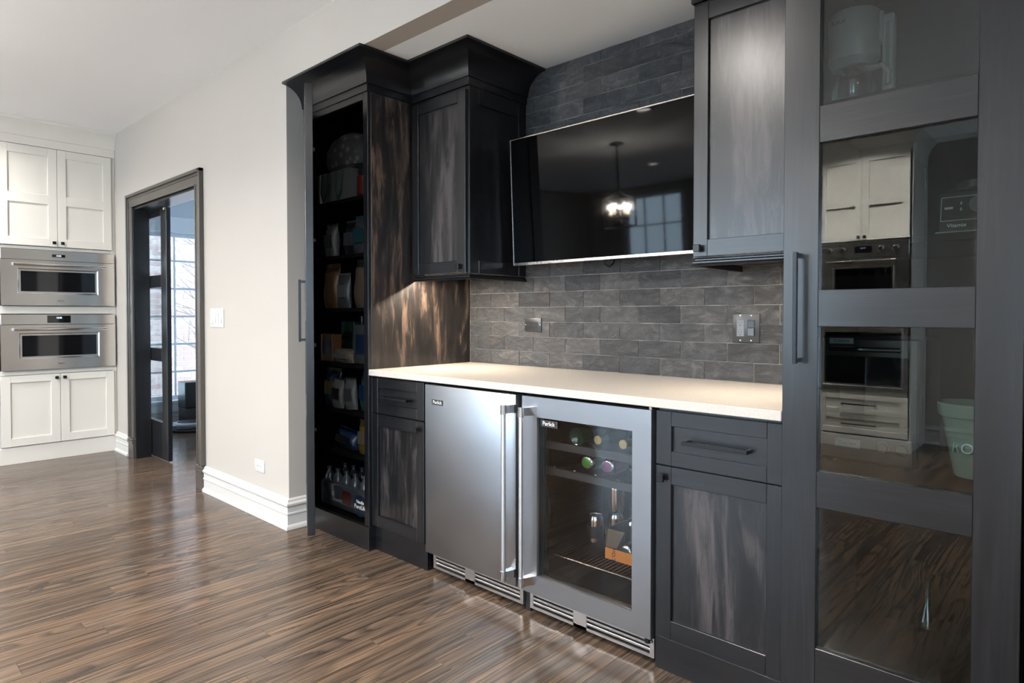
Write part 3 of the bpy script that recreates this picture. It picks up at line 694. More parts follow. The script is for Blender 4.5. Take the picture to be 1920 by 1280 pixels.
hg = MB(); hg.tube([(2.190, .140, .078), (2.190, .140, .094)], .011, 'black_metal', 12); hg.box(2.186, 2.206, .138, .175, .080, .088, 'steel_polish', .001); hg.build('hinge', None, fdr)
MB().tube([(2.196, .142, .8696), (2.196, .142, .880)], .006, 'steel_polish', 10).build('hinge_pin', None, fdr)
for y in (.24, .62):
    p = MB()
    for x in (1.666, 2.170): p.box(x, x+.006, y, y+.012, .14, .83, 'rack_metal')
    p.build('shelf_track', None, fb)
for zf in (.689, .586):
    MB().box(1.690, 2.150, .200, .212, zf-.030, zf, 'shelf_front', .002).build('rack_front', None, fb)
    w = MB()
    for i in range(5):
        xx = 1.70+i*.10; w.tube([(xx+k*.0125, .45, zf-.006-.022*math.sin(math.pi*k/8)) for k in range(9)], .003, 'rack_metal', 6)
        w.tube([(xx+k*.0125, .24, zf-.006-.022*math.sin(math.pi*k/8)) for k in range(9)], .003, 'rack_metal', 6)
    w.tube([(1.70, .21, zf-.014), (1.70, .70, zf-.014)], .003, 'rack_metal', 6); w.tube([(2.14, .21, zf-.014), (2.14, .70, zf-.014)], .003, 'rack_metal', 6)
    w.build('bottle_cradle', None, fb)
w = MB(); ZR = .2455
for i in range(29):
    x = 1.676+i*.0178; w.tube([(x, .205, ZR), (x, .71, ZR)], .0020, 'rack_metal', 6)
w.tube([(1.668, .205, ZR-.003), (2.174, .205, ZR-.003)], .0032, 'rack_metal', 6); w.tube([(1.668, .46, ZR-.004), (2.174, .46, ZR-.004)], .003, 'rack_metal', 6); w.tube([(1.668, .71, ZR-.003), (2.174, .71, ZR-.003)], .003, 'rack_metal', 6)
w.build('wire_rack', None, fb, kind='stuff')
tag(MB().box(1.614, 1.638, .165, .185, 0, .868, 'black_plastic', .001).build('filler_strip'), 'narrow black filler strip between the two undercounter refrigerators', 'panel')
# drinks
def can(loc, label, m, rot=None, band=None, n='drink_can'):
    T = Matrix.Translation(loc) @ (rot or Matrix())
    mb = MB(T); mb.lathe([(.020, 0), (.0265, .003), (.0325, .012), (.0330, .016), (.0330, .100), (.0322, .106), (.0265, .1175), (.0268, .1205), (.0248, .1212), (.0242, .1175), (.006, .1175)], m, 24, mats=[(5, 'silver_can'), (6, 'silver_can'), (7, 'silver_can'), (8, 'silver_can'), (9, 'silver_can'), (0, 'silver_can'), (1, 'silver_can')])
    r = thing(n, label, 'can', tuple(loc), 'drink cans in the refrigerator'); mb.build('can_body', None, r)
    tb = MB(T); tb.box(-.006, .006, -.010, .010, .1180, .1192, 'silver_can'); tb.build('pull_tab', None, r)
    if band:
        bd = MB(T); bd.lathe([(.0333, .030), (.0333, .080)], band, 24, caps=False); bd.build('printed_band', None, r)
    return r
ZT = ZR+.0022; Yr = Matrix.Rotation(R(-90), 4, 'X')
can((1.788, .40, ZT), 'copper drink can standing foremost on the wire rack', 'copper_can', band='gunmetal')
can((1.838, .475, ZT), 'copper drink can just behind the foremost one', 'copper_can')
can((1.838, .475, ZT+.1215), 'copper drink can stacked on top of another, left of the stacked pair', 'copper_can')
can((1.905, .53, ZT), 'copper drink can at the back of the wire rack under another can', 'copper_can')
can((1.905, .53, ZT+.1215), 'copper drink can stacked at the back, right of the stacked pair', 'copper_can')
can((1.938, .45, ZT), 'silver drink can behind the orange carton', 'silver_can')
can((1.866, .228, .590+.033), 'green drink can lying on the lower rack shelf', 'green_can', Yr)
can((1.958, .232, .588+.033), 'purple drink can lying on the lower rack shelf', 'purple_can', Yr)
def wine(loc, label, neck_front, foil):
    T = Matrix.Translation(loc) @ Matrix.Rotation(R(90 if neck_front else -90), 4, 'X')
    r = thing('wine_bottle', label, 'bottle', tuple(loc), 'wine bottles lying on the upper rack'); b = MB(T)
    b.lathe([(.012, .008), (.034, 0), (.0370, .006), (.0370, .185), (.034, .205), (.020, .235), (.0145, .250), (.0140, .292), (.016, .293), (.016, .300), (.010, .300)], 'bottle_green', 24); b.build('bottle_glass', None, r)
    MB(T).lathe([(.0375, .06), (.0375, .15)], 'label_dark', 24, caps=False).build('label_band', None, r)
    MB(T).lathe([(.0150, .250), (.0147, .292), (.0167, .2925), (.0167, .3012), (.004, .3014)], foil, 18).build('foil', None, r)
wine((1.815, .235, .690+.026), 'dark green wine bottle lying base foremost on the upper rack', False, 'gold_foil')
wine((1.915, .535, .690+.026), 'wine bottle with a gold capped neck pointing out, nearer the middle', True, 'gold_foil')
wine((2.030, .530, .690+.026), 'wine bottle with a gold capped neck pointing out, by the hinge side', True, 'gold_foil')
bx = thing('drink_carton', 'torn open orange drink carton on the wire rack', 'carton', (2.0, .38, ZT))
c = MB(); c.box(1.905, 2.075, .300, .303, ZT, ZT+.042, 'orange_card'); c.box(1.905, 1.908, .303, .436, ZT, ZT+.115, 'card'); c.box(1.905, 2.075, .303, .436, ZT, ZT+.003, 'card'); c.box(2.072, 2.075, .303, .436, ZT, ZT+.115, 'card'); c.box(1.905, 2.075, .433, .436, ZT, ZT+.115, 'card'); c.build('carton_body', None, bx)
MB().prism([(1.908, ZT+.045), (1.915, ZT+.115), (1.99, ZT+.115), (1.955, ZT+.045)], .303, .306, 'card', T=Matrix(((1, 0, 0, 0), (0, 0, 1, 0), (0, 1, 0, 0), (0, 0, 0, 1)))).build('flap', None, bx)
text("L'Ora", .022, face((1.945, .2995, ZT+.024), '-y') @ Matrix.Rotation(R(90), 4, 'Z'), 'ink', bx)
can((1.990, .306, ZT+.038), 'green drink can lying inside the orange carton', 'bottle_green', Yr)

# ------------------------------------------------------------------ TELEVISION
tt = R(2.5)
TV = Matrix.Translation((1.08, .6715, 1.4395)) @ Matrix.Rotation(tt, 4, 'X')   # local: x along, z up the screen, y into the wall
tv = thing('television', 'wide flat television tilted down on the slate wall, reflecting the room', 'television', (1.6375, .70, 1.44))
TVT = TV; Wt, Ht = 1.112, .635
b = MB(TVT); b.box(0, Wt, .006, .03, 0, Ht, 'black_plastic', .002); b.box(.10, Wt-.10, .03, .055, .06, .50, 'black_plastic', .006); b.build('back_cover', None, tv)
b = MB(TVT)
for q in ((0, .005, 0, Ht), (Wt-.005, Wt, 0, Ht), (.005, Wt-.005, Ht-.005, Ht), (.005, Wt-.005, 0, .013)): b.box(q[0], q[1], -.004, .008, q[2], q[3], 'bezel', .0006)
b.build('bezel', None, tv)
MB(TVT).box(.005, Wt-.005, 0, .006, .013, Ht-.005, 'screen').build('screen', None, tv)
MB().box(1.45, 1.85, .720, .806, 1.62, 1.92, 'black_metal').build('wall_bracket', None, tv)
MB().tube([(1.60, .72, 1.47), (1.598, .735, 1.425), (1.606, .76, 1.412), (1.616, .78, 1.43), (1.622, .792, 1.47)], .004, 'black_plastic', 8).build('cable', None, tv)

# ------------------------------------------------------------------ OUTLETS AND SWITCH
def duplex(parent, T, cx, cz, vert, m, s=1.):
    for k in (-1, 1):
        o = (0, k*.0195) if vert else (k*.0195, 0); u, v = cx+o[0], cz+o[1]; q = MB(T)
        q.box(u-.0165, u+.0165, v-.0150, v+.0150, .0, .0075, m, .002)
        sl = [(-.006, .004), (.006, .004)] if vert else [(-.004, -.006), (-.004, .006)]
        for a, b in sl: q.box(u+a-(.001 if vert else .004), u+a+(.001 if vert else .004), v+b-(.004 if vert else .001), v+b+(.004 if vert else .001), .007, .0079, 'ink')
        a, b = ((0, -.007) if vert else (.006, 0)); q.box(u+a-.0025, u+a+.0025, v+b-.0025, v+b+.0025, .007, .0079, 'ink'); q.build('socket', None, parent)
def plate(parent, T, u0, u1, v0, v1, m, screws):
    p = MB(T); p.box(u0, u1, v0, v1, 0, .006, m, .003, seg=2); p.build('cover_plate', None, parent)
    for u, v in screws: MB(T).lathe([(.0032, .005), (.0032, .0068), (.001, .0072)], 'silver_can', 10, T=T @ Matrix.Translation((u, v, 0))).build('screw', None, parent)
YT = .8075
o1 = thing('wall_outlet', 'dark metal outlet plate mounted sideways on the slate tiles', 'outlet', (1.096, YT, 1.10)); T = face((0, YT, 0), '-y')
plate(o1, T, 1.038, 1.154, 1.099, 1.171, 'plate_steel', [(1.046, 1.135), (1.146, 1.135)]); duplex(o1, T, 1.096, 1.135, False, 'black_plastic')
o2 = thing('wall_outlet', 'square stainless plate with double outlet and rocker switch on the slate tiles', 'outlet', (2.242, YT, 1.076))
plate(o2, T, 2.186, 2.2985, 1.0757, 1.193, 'plate_steel', [(2.220, 1.185), (2.265, 1.185), (2.220, 1.084), (2.265, 1.084)])
MB(T).box(2.2045, 2.2365, 1.100, 1.168, .004, .0068, 'grey_plastic', .001).build('outlet_insert', None, o2); duplex(o2, T, 2.2205, 1.134, True, 'grey_plastic')
s = MB(T); s.box(2.249, 2.281, 1.100, 1.168, .004, .0070, 'black_plastic', .001); s.box(2.2515, 2.2785, 1.103, 1.135, .007, .011, 'gunmetal', .001); s.box(2.2515, 2.2785, 1.135, 1.165, .006, .0085, 'black_plastic', .001); s.build('rocker_switch', None, o2)
T0 = face((0, 0, 0), '-y')
o3 = thing('wall_outlet', 'white outlet plate mounted sideways low on the beige wall', 'outlet', (-.343, 0, .26)); plate(o3, T0, -.4015, -.2845, .259, .332, 'white_plastic', [(-.343, .2955)]); duplex(o3, T0, -.343, .2955, False, 'white_plastic')
sw = thing('light_switch', 'white four-gang light switch plate on the beige wall by the doorway', 'switch', (-.927, 0, 1.105)); plate(sw, T0, -1.031, -.823, 1.105, 1.229, 'white_plastic', [])
for k in range(4):
    u = -.996+k*.046; q = MB(T0); q.box(u-.0165, u+.0165, 1.134, 1.200, .0055, .0072, 'white_plastic', .0008); q.prism([(1.137, .0072), (1.197, .0072), (1.197, .008 if k != 2 else .0125), (1.137, .0125 if k != 2 else .008)], u-.014, u+.014, 'white_plastic', T=T0 @ Matrix(((0, 0, 1, 0), (1, 0, 0, 0), (0, 1, 0, 0), (0, 0, 0, 1)))); q.build('rocker', None, sw)

# ------------------------------------------------------------------ OVEN WALL (left)
OX = -3.02
oc = thing('oven_cabinet', 'tall cream shaker cabinet built around two stainless ovens', 'cabinet', (-3.32, -.42, 0))
B_ = MB()
B_.box(XLEFT, -3.04, -.875, -.845, 0, 2.748, 'paint_white'); B_.box(XLEFT, -3.04, -.030, -.001, 0, 2.748, 'paint_white'); B_.box(XLEFT, XLEFT+.02, -.845, -.030, 0, 2.748, 'paint_white')
B_.build('body', None, oc)
F = MB(); 
for a, b, c, d in ((-.875, -.810, .0, 2.62), (-.020, -.001, .0, 2.62), (-.81, -.02, .0, .135), (-.81, -.02, .705, .742), (-.81, -.02, 1.195, 1.258), (-.81, -.02, 1.715, 1.740), (-.81, -.02, 2.545, 2.62)): F.box(-3.058, -3.038, a, b, c, d, 'paint_white', .001)
F.build('face_frame', None, oc)
for z in (.72, 1.225, 1.725): MB().box(XLEFT+.02, -3.06, -.845, -.03, z-.012, z+.012, 'paint_white').build('shelf', None, oc)
MB().box(-3.045, -3.030, -.875, -.001, 0, .132, 'paint_white', .001).build('plinth', None, oc)
MB().box(-3.040, -3.026, -.875, -.001, 2.545, 2.612, 'paint_white', .001).build('frieze', None, oc)
MB().sweep([(0, 2.612), (.012, 2.612), (.014, 2.622), (.020, 2.655), (.034, 2.690), (.056, 2.722), (.062, 2.728), (.062, 2.747), (0, 2.747)], [(-3.030, -.001), (-3.030, -.875)][::-1], 'paint_white').build('crown_moulding', None, oc)
T = face((-3.038, 0, 0), '+x')
for (u0, u1, ku) in ((-.808, -.4235, -.449), (-.4205, -.032, -.391)):
    d = shaker(oc, T, u0, u1, 1.744, 2.540, 0, .018, .061, [(1.744, 1.808), (2.085, 2.160), (2.474, 2.540)], 'paint_white', 'paint_white', 'paint_white'); knob(d, T, ku, 1.775, .018, s=.012)
for (u0, u1, ku) in ((-.808, -.4185, -.444), (-.4155, -.025, -.389)):
    d = shaker(oc, T, u0, u1, .140, .702, 0, .018, .062, [(.140, .2045), (.6465, .702)], 'paint_white', 'paint_white', 'paint_white'); knob(d, T, ku, .672, .018, s=.012)
def wall_oven(label, T, u0, u1, v0, v1, vs_, win, hv, hu, disp, dispm, wolf, digits, knobs=None, group='stainless wall ovens', rec=True):
    o = thing('wall_oven', label, 'oven', tuple(T @ Vector(((u0+u1)/2, v0, 0))), group)
    MB(T).box(u0+.01, u1-.01, v0+.01, v1-.01, -.45, 0, 'black_matte').build('body', None, o)
    MB(T).box(u0, u1, vs_+.003, v1, 0, .022, 'steel_oven', .0015).build('control_panel', None, o)
    d = MB(T)
    for b in ((u0, win[0], v0, vs_), (win[1], u1, v0, vs_), (win[0], win[1], v0, win[2]), (win[0], win[1], win[3], vs_)): d.box(b[0], b[1], b[2], b[3], 0, .024, 'steel_oven')
    bmesh.ops.remove_doubles(d.bm, verts=d.bm.verts[:], dist=1e-5); dd = d.build('door', None, o)
    r = MB(T); t = .020
    # bevelled steel surround of the window
    a, b, c, e = win; A = [(a-t, c-t), (b+t, c-t), (b+t, e+t), (a-t, e+t)]; Bq = [(a, c), (b, c), (b, e), (a, e)]
    for k in range(4):
        p = [A[k], A[(k+1) % 4], Bq[(k+1) % 4], Bq[k]]
        r.loft([[(p[0][0], p[0][1], .0245), (p[1][0], p[1][1], .0245), (p[2][0], p[2][1], .016), (p[3][0], p[3][1], .016)], [(p[0][0], p[0][1], .0275), (p[1][0], p[1][1], .0275), (p[2][0], p[2][1], .019), (p[3][0], p[3][1], .019)]], 'steel_polish')
    r.build('window_surround', None, dd)
    MB(T).box(a, b, c, e, .006, .015, 'oven_glass').build('window_glass', None, dd)
    h = MB(T); h.tube([(hu[0]-.012, hv, .062), (hu[1]+.012, hv, .062)], .0115, 'steel_polish', 14)
    for u in hu: h.box(u-.012, u+.012, hv-.012, hv+.012, .024, .066, 'steel_polish', .002)
    h.build('handle', None, dd)
    ds = MB(T); ds.box(disp[0], disp[1], disp[2], disp[3], .020, .0235, 'oven_glass', .0005); dso = ds.build('display', None, o)
    um, vm = (disp[0]+disp[1])/2, disp[3]-(disp[3]-disp[2])*(.32 if dispm else .5)
    text(digits, .016 if not dispm else .018, T @ Matrix.Translation((um, vm, .0236)), 'led_blue', dso)
    if wolf: text('WOLF', .016, T @ Matrix.Translation(((u0+u1)/2, wolf, .0245)), 'ink', dd)
    for u in knobs or ():
        MB(T).lathe([(.030, 0), (.030, .004), (.022, .006), (.020, .028), (.018, .030), (.002, .030)], 'steel_polish', 20, T=T @ Matrix.Translation((u, (vs_+v1)/2, .022))).build('knob', None, o)
    return o
T = face((-3.030, 0, 0), '+x')
# narrow upper oven, wide-display lower oven
wall_oven('stainless steel speed oven, the upper of the two ovens', T, -.800, -.0185, 1.262, 1.7095, 1.626, (-.674, -.162, 1.3745, 1.538), 1.590, (-.712, -.108), (-.465, -.375, 1.658, 1.681), False, 1.300, '12:05')
wall_oven('stainless steel steam oven, the lower of the two ovens', T, -.804, -.0165, .745, 1.190, 1.106, (-.671, -.158, .852, 1.020), 1.071, (-.715, -.108), (-.503, -.342, 1.121, 1.181), True, .786, '12:05')

# ------------------------------------------------------------------ ROBOT VACUUM AND DOCK (next room)
rv = thing('robot_vacuum', 'round grey robot vacuum parked on the floor of the next room', 'vacuum', (-3.57, .80, 0))
T = Matrix.Translation((-3.57, .80, 0))
MB(T).lathe([(.14, .006), (.165, .016), (.170, .03), (.170, .070), (.160, .082), (.150, .084)], 'grey_plastic', 40).build('shell', None, rv)
MB(T).lathe([(.152, .080), (.150, .087), (.115, .090), (.112, .086)], 'silver_plastic', 40).build('top_ring', None, rv)
MB(T).lathe([(.112, .084), (.110, .091), (.05, .093), (.002, .093)], 'black_plastic', 40).build('lid', None, rv)
MB(T).tube([(.172*math.cos(t), .172*math.sin(t), .045) for t in [R(-60+k*8) for k in range(16)]], .012, 'black_plastic', 8).build('bumper', None, rv)
dk = thing('vacuum_dock', 'tall black charging tower for the robot vacuum in front of the window', 'dock', (-3.86, .98, 0))
MB().box(-3.97, -3.76, .83, 1.14, .20, .475, 'black_plastic', .012, seg=3).build('bin_tower', None, dk)
MB().box(-3.97, -3.77, .835, 1.135, .012, .197, 'black_plastic', .008, seg=2).build('dock_base', None, dk)
MB().box(-3.78, -3.752, .84, 1.13, .0, .018, 'black_plastic', .004).build('ramp', None, dk)
MB().box(-3.770, -3.766, .976, .990, .13, .155, 'white_plastic', .002).build('logo_mark', None, dk)

# ------------------------------------------------------------------ THINGS BEHIND THE GLASS
cm = thing('coffee_maker', 'white coffee maker with glass carafe behind the topmost cabinet pane', 'coffee maker', (2.745, .40, 1.80))
T = Matrix.Translation((2.742, .40, 1.80))
MB(T).lathe([(.076, 0), (.080, .004), (.080, .026), (.066, .030), (.002, .030)], 'coffee_white', 32).build('base', None, cm)
MB(T).lathe([(.058, .135), (.064, .150), (.070, .158), (.072, .290), (.066, .300), (.002, .302)], 'coffee_white', 32).build('filter_housing', None, cm)
cf = MB(T).lathe([(.046, .031), (.060, .040), (.064, .075), (.056, .110), (.050, .125), (.052, .130)], 'glass_clear', 32).build('carafe', None, cm)
MB(T).tube([(.052, -.02, .122), (.085, -.03, .120), (.102, -.035, .095), (.100, -.035, .060)], .008, 'coffee_white', 8).build('carafe_handle', None, cf)
k = MB(T); k.box(.078, .108, -.01, .03, 0, .275, 'coffee_white', .004); k.box(.060, .080, -.008, .028, .20, .29, 'coffee_white', .003); k.build('water_column', None, cm)
MB(T).box(.088, .098, -.0125, -.010, .05, .25, 'glass_clear').build('level_gauge', None, cm)
text('KRUPS', .016, face((2.722, .3295, 2.062), '-y'), 'ink', cm)
bl_ = thing('blender_base', 'black blender base with control panel behind the second pane', 'blender', (3.05, .50, 1.40))
T = face((0, .42, 1.40), '-y')
MB(T).box(2.952, 3.150, 0, .024, -.18, .008, 'blender_foot', .004).build('foot', None, bl_)
MB(Matrix(((0, 0, 1, 0), (-1, 0, 0, .42), (0, 1, 0, 1.40), (0, 0, 0, 1)))).prism([(.006, .024), (-.012, .135), (-.04, .150), (-.17, .150), (-.18, .024)], 2.956, 3.146, 'blender_black', bevel=.008).build('housing', None, bl_)
TB = T @ Matrix.Translation((0, .024, .0062)) @ Matrix.Rotation(R(-9.2), 4, 'X')
pn = MB(TB); 
for q in ((2.966, 3.136, .098, .0995), (2.966, 3.136, .030, .0315), (2.966, 2.9675, .030, .0995), (3.1345, 3.136, .030, .0995)): pn.box(q[0], q[1], q[2], q[3], 0, .0015, 'blender_foot')
pn.box(2.975, 2.995, .064, .070, 0, .003, 'silver_plastic'); pn.box(3.012, 3.016, .075, .083, 0, .002, 'silver_plastic'); pn.box(3.012, 3.016, .058, .066, 0, .002, 'silver_plastic'); pn.build('control_panel', None, bl_)
MB(TB).lathe([(.024, 0), (.024, .003), (.021, .003), (.018, .014), (.002, .015)], 'grey_plastic', 24, T=TB @ Matrix.Translation((3.056, .074, 0))).build('dial', None, bl_)
text('Vitamix', .015, TB @ Matrix.Translation((3.005, .016, .0008)), 'white_ink', bl_)
MB(Matrix.Translation((3.05, .51, 1.55))).lathe([(.062, 0), (.060, .02), (.055, .022), (.030, .030), (.002, .030)], 'blender_black', 24).build('jar_seat', None, bl_)
to = thing('toaster_oven', 'dark countertop toaster oven behind the third cabinet pane', 'toaster oven', (2.80, .50, .735))
T = face((0, .36, .735), '-y')
tb = MB(T); tb.box(2.668, 2.930, .012, .385, -.32, 0, 'gunmetal', .006); tb.build('body', None, to)
MB(T).box(2.685, 2.905, .130, .330, 0, .006, 'oven_glass', .002).build('window', None, to)
MB(T).box(2.675, 2.920, .018, .115, 0, .008, 'plate_steel', .002).build('control_panel', None, to)
h = MB(T); h.tube([(2.70, .352, .03), (2.89, .352, .03)], .007, 'steel_polish', 10); h.box(2.70, 2.71, .346, .358, 0, .03, 'steel_polish'); h.box(2.88, 2.89, .346, .358, 0, .03, 'steel_polish'); h.build('handle', None, to)
for u in (2.842, 2.892): MB().lathe([(.019, 0), (.019, .003), (.015, .005), (.013, .018), (.002, .019)], 'gunmetal', 20, T=T @ Matrix.Translation((u, .066, .008))).build('knob', None, to)
np_ = MB(T).box(2.712, 2.782, .054, .080, .008, .0095, 'silver_plastic', .001).build('nameplate', None, to); text('Cuisinart', .013, T @ Matrix.Translation((2.747, .067, .0096)), 'ink', np_)
np2 = MB(T).box(2.692, 2.760, .366, .384, -.001, .002, 'silver_plastic', .001).build('nameplate', None, to); text('Cuisinart', .012, T @ Matrix.Translation((2.726, .375, .0021)), 'ink', np2)
for u in (2.69, 2.905): MB(T).box(u-.012, u+.012, 0, .013, -.28, -.02, 'black_plastic').build('foot', None, to)
pt = thing('flower_pot', 'pale green glazed pot with raised lettering behind the third pane', 'pot', (3.055, .45, .735))
T = Matrix.Translation((3.055, .45, .735))
MB(T).lathe([(.052, 0), (.055, .004), (.085, .165), (.086, .168), (.092, .170), (.094, .176), (.097, .202), (.094, .207), (.088, .206), (.084, .170), (.050, .012), (.002, .010)], 'pot_glaze', 40).build('pot_body', None, pt)
for k, ch in enumerate('ROB'):
    a = R(-122+k*22); rr = .0725; q = Matrix.Translation((3.055+rr*math.cos(a), .45+rr*math.sin(a), .735+.085)) @ Matrix.Rotation(a+R(90), 4, 'Z') @ Matrix.Rotation(R(90-10), 4, 'X')
    text(ch, .040, q, 'pot_glaze', pt, depth=.004)
vb = thing('vase', 'slim clear glass vase behind the lowest cabinet pane', 'vase', (2.95, .40, .119)); T = Matrix.Translation((2.95, .40, .1195))
MB(T).lathe([(.030, 0), (.034, .004), (.034, .16), (.030, .20), (.012, .24), (.011, .30), (.013, .302)], 'glass_clear', 24).build('vase_body', None, vb)

# ------------------------------------------------------------------ PANTRY GOODS
G = 'goods on the pantry shelves'
def pouch(label, x, y, z, w, h, d, m, rz=0., band=None, name='snack_bag', tilt=0.):
    """a sealed pillow bag standing on its gusset"""
    r = thing(name, label, 'bag', (x, y, z), G); T = Matrix.Translation((x, y, z)) @ Matrix.Rotation(R(rz), 4, 'Z') @ Matrix.Rotation(R(tilt), 4, 'Y'); rings = []
    for k in range(11):
        t = k/10; ww = w/2*(1-.10*math.sin(math.pi*t)); dd = d/2*(math.sin(math.pi*min(1, t*.9+.10))**.6)*(1-.2*t)+.002
        if k >= 9: dd = .002
        rings.append([(ww*(abs(math.cos(a))**.7)*math.copysign(1, math.cos(a)), dd*math.sin(a)*(1+.12*math.sin(9*t+3*a)), h*t) for a in [2*math.pi*j/18 for j in range(18)]])
    MB(T).loft(rings, m).build('bag_body', None, r)
    MB(T).box(-w/2*.96, w/2*.96, -.0025, .0025, h*.945, h*1.0, band or m).build('seal_strip', None, r)
    if band: MB(T).prism([(-w*.32, h*.30), (w*.32, h*.30), (w*.30, h*.66), (-w*.30, h*.66)], d*.40, d*.52, band, T=T @ Matrix(((1, 0, 0, 0), (0, 0, -1, 0), (0, 1, 0, 0), (0, 0, 0, 1)))).build('printed_label', None, r)
    return r
def carton(label, x, y, z, w, d, h, m, lid=None, rz=0., name='food_box'):
    r = thing(name, label, 'box', (x, y, z), G); T = Matrix.Translation((x, y, z)) @ Matrix.Rotation(R(rz), 4, 'Z')
    MB(T).box(-w/2, w/2, -d/2, d/2, 0, h, m, .002).build('box_body', None, r)
    MB(T).box(-w*.36, w*.36, -d/2-.001, -d/2+.002, h*.25, h*.75, lid or 'pk_white').build('printed_label', None, r)
    MB(T).box(-w/2, w/2, -d*.30, d*.30, h, h+.0015, lid or m).build('top_flap', None, r)
    return r
y0 = .24
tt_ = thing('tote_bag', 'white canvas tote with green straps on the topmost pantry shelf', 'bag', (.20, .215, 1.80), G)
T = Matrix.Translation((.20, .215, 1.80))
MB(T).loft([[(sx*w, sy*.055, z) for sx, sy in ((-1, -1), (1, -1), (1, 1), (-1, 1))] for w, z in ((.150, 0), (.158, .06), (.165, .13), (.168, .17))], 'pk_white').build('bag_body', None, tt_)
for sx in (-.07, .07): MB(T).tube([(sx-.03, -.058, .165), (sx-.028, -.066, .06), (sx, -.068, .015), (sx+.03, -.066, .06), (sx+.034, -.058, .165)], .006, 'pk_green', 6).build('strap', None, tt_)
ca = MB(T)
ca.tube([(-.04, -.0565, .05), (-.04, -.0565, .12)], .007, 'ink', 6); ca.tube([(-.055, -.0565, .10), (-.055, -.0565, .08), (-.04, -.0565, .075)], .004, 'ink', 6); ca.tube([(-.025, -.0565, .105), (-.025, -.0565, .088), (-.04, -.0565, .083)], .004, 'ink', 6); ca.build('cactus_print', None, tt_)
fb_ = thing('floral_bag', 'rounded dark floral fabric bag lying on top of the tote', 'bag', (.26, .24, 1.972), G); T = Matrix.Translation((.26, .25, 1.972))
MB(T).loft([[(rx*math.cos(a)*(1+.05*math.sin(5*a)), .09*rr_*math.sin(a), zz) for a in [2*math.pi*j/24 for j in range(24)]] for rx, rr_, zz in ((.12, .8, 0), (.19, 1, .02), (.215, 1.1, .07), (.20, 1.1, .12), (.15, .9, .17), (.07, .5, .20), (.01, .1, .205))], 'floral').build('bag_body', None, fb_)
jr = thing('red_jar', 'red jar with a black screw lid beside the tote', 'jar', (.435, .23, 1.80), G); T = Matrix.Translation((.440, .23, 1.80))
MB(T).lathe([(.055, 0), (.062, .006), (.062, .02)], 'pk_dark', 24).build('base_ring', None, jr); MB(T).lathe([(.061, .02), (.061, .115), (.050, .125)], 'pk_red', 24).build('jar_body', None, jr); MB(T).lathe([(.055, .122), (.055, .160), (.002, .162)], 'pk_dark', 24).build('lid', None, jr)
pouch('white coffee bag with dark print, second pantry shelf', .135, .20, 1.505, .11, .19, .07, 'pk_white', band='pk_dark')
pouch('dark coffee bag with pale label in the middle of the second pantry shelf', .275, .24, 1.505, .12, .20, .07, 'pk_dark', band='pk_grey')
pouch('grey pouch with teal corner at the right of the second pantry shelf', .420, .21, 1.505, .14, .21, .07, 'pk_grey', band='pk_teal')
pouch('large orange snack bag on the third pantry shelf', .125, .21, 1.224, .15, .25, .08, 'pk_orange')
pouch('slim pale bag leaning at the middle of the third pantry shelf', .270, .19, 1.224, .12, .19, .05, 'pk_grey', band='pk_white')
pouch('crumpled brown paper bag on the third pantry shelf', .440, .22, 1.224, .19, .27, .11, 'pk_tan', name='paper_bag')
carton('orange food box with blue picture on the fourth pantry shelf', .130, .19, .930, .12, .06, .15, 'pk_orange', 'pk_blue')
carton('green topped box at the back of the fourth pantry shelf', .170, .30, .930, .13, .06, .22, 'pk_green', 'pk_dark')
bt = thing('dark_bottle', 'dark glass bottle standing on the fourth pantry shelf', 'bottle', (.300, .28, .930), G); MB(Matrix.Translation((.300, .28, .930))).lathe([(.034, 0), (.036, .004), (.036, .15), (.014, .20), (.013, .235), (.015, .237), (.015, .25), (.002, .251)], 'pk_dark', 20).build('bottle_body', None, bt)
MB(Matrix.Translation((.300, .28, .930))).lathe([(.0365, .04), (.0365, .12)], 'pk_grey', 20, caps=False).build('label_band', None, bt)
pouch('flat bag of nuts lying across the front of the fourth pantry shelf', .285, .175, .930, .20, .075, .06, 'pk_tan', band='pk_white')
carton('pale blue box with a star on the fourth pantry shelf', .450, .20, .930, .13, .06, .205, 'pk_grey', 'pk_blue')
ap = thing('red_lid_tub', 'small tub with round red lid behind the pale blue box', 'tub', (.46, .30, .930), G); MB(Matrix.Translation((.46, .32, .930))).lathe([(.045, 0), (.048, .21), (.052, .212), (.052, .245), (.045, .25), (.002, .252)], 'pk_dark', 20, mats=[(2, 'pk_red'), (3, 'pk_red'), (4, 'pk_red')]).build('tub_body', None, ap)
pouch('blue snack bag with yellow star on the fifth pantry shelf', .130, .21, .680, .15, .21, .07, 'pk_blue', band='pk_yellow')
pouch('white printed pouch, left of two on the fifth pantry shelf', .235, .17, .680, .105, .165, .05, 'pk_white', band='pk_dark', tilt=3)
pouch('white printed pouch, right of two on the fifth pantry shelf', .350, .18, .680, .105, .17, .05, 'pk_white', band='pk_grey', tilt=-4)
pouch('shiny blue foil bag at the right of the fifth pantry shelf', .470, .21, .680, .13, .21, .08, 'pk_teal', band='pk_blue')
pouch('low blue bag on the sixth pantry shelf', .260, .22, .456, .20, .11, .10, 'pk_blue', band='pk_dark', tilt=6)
pouch('yellow bag at the right of the sixth pantry shelf', .470, .19, .456, .12, .18, .06, 'pk_yellow', band='pk_tan')
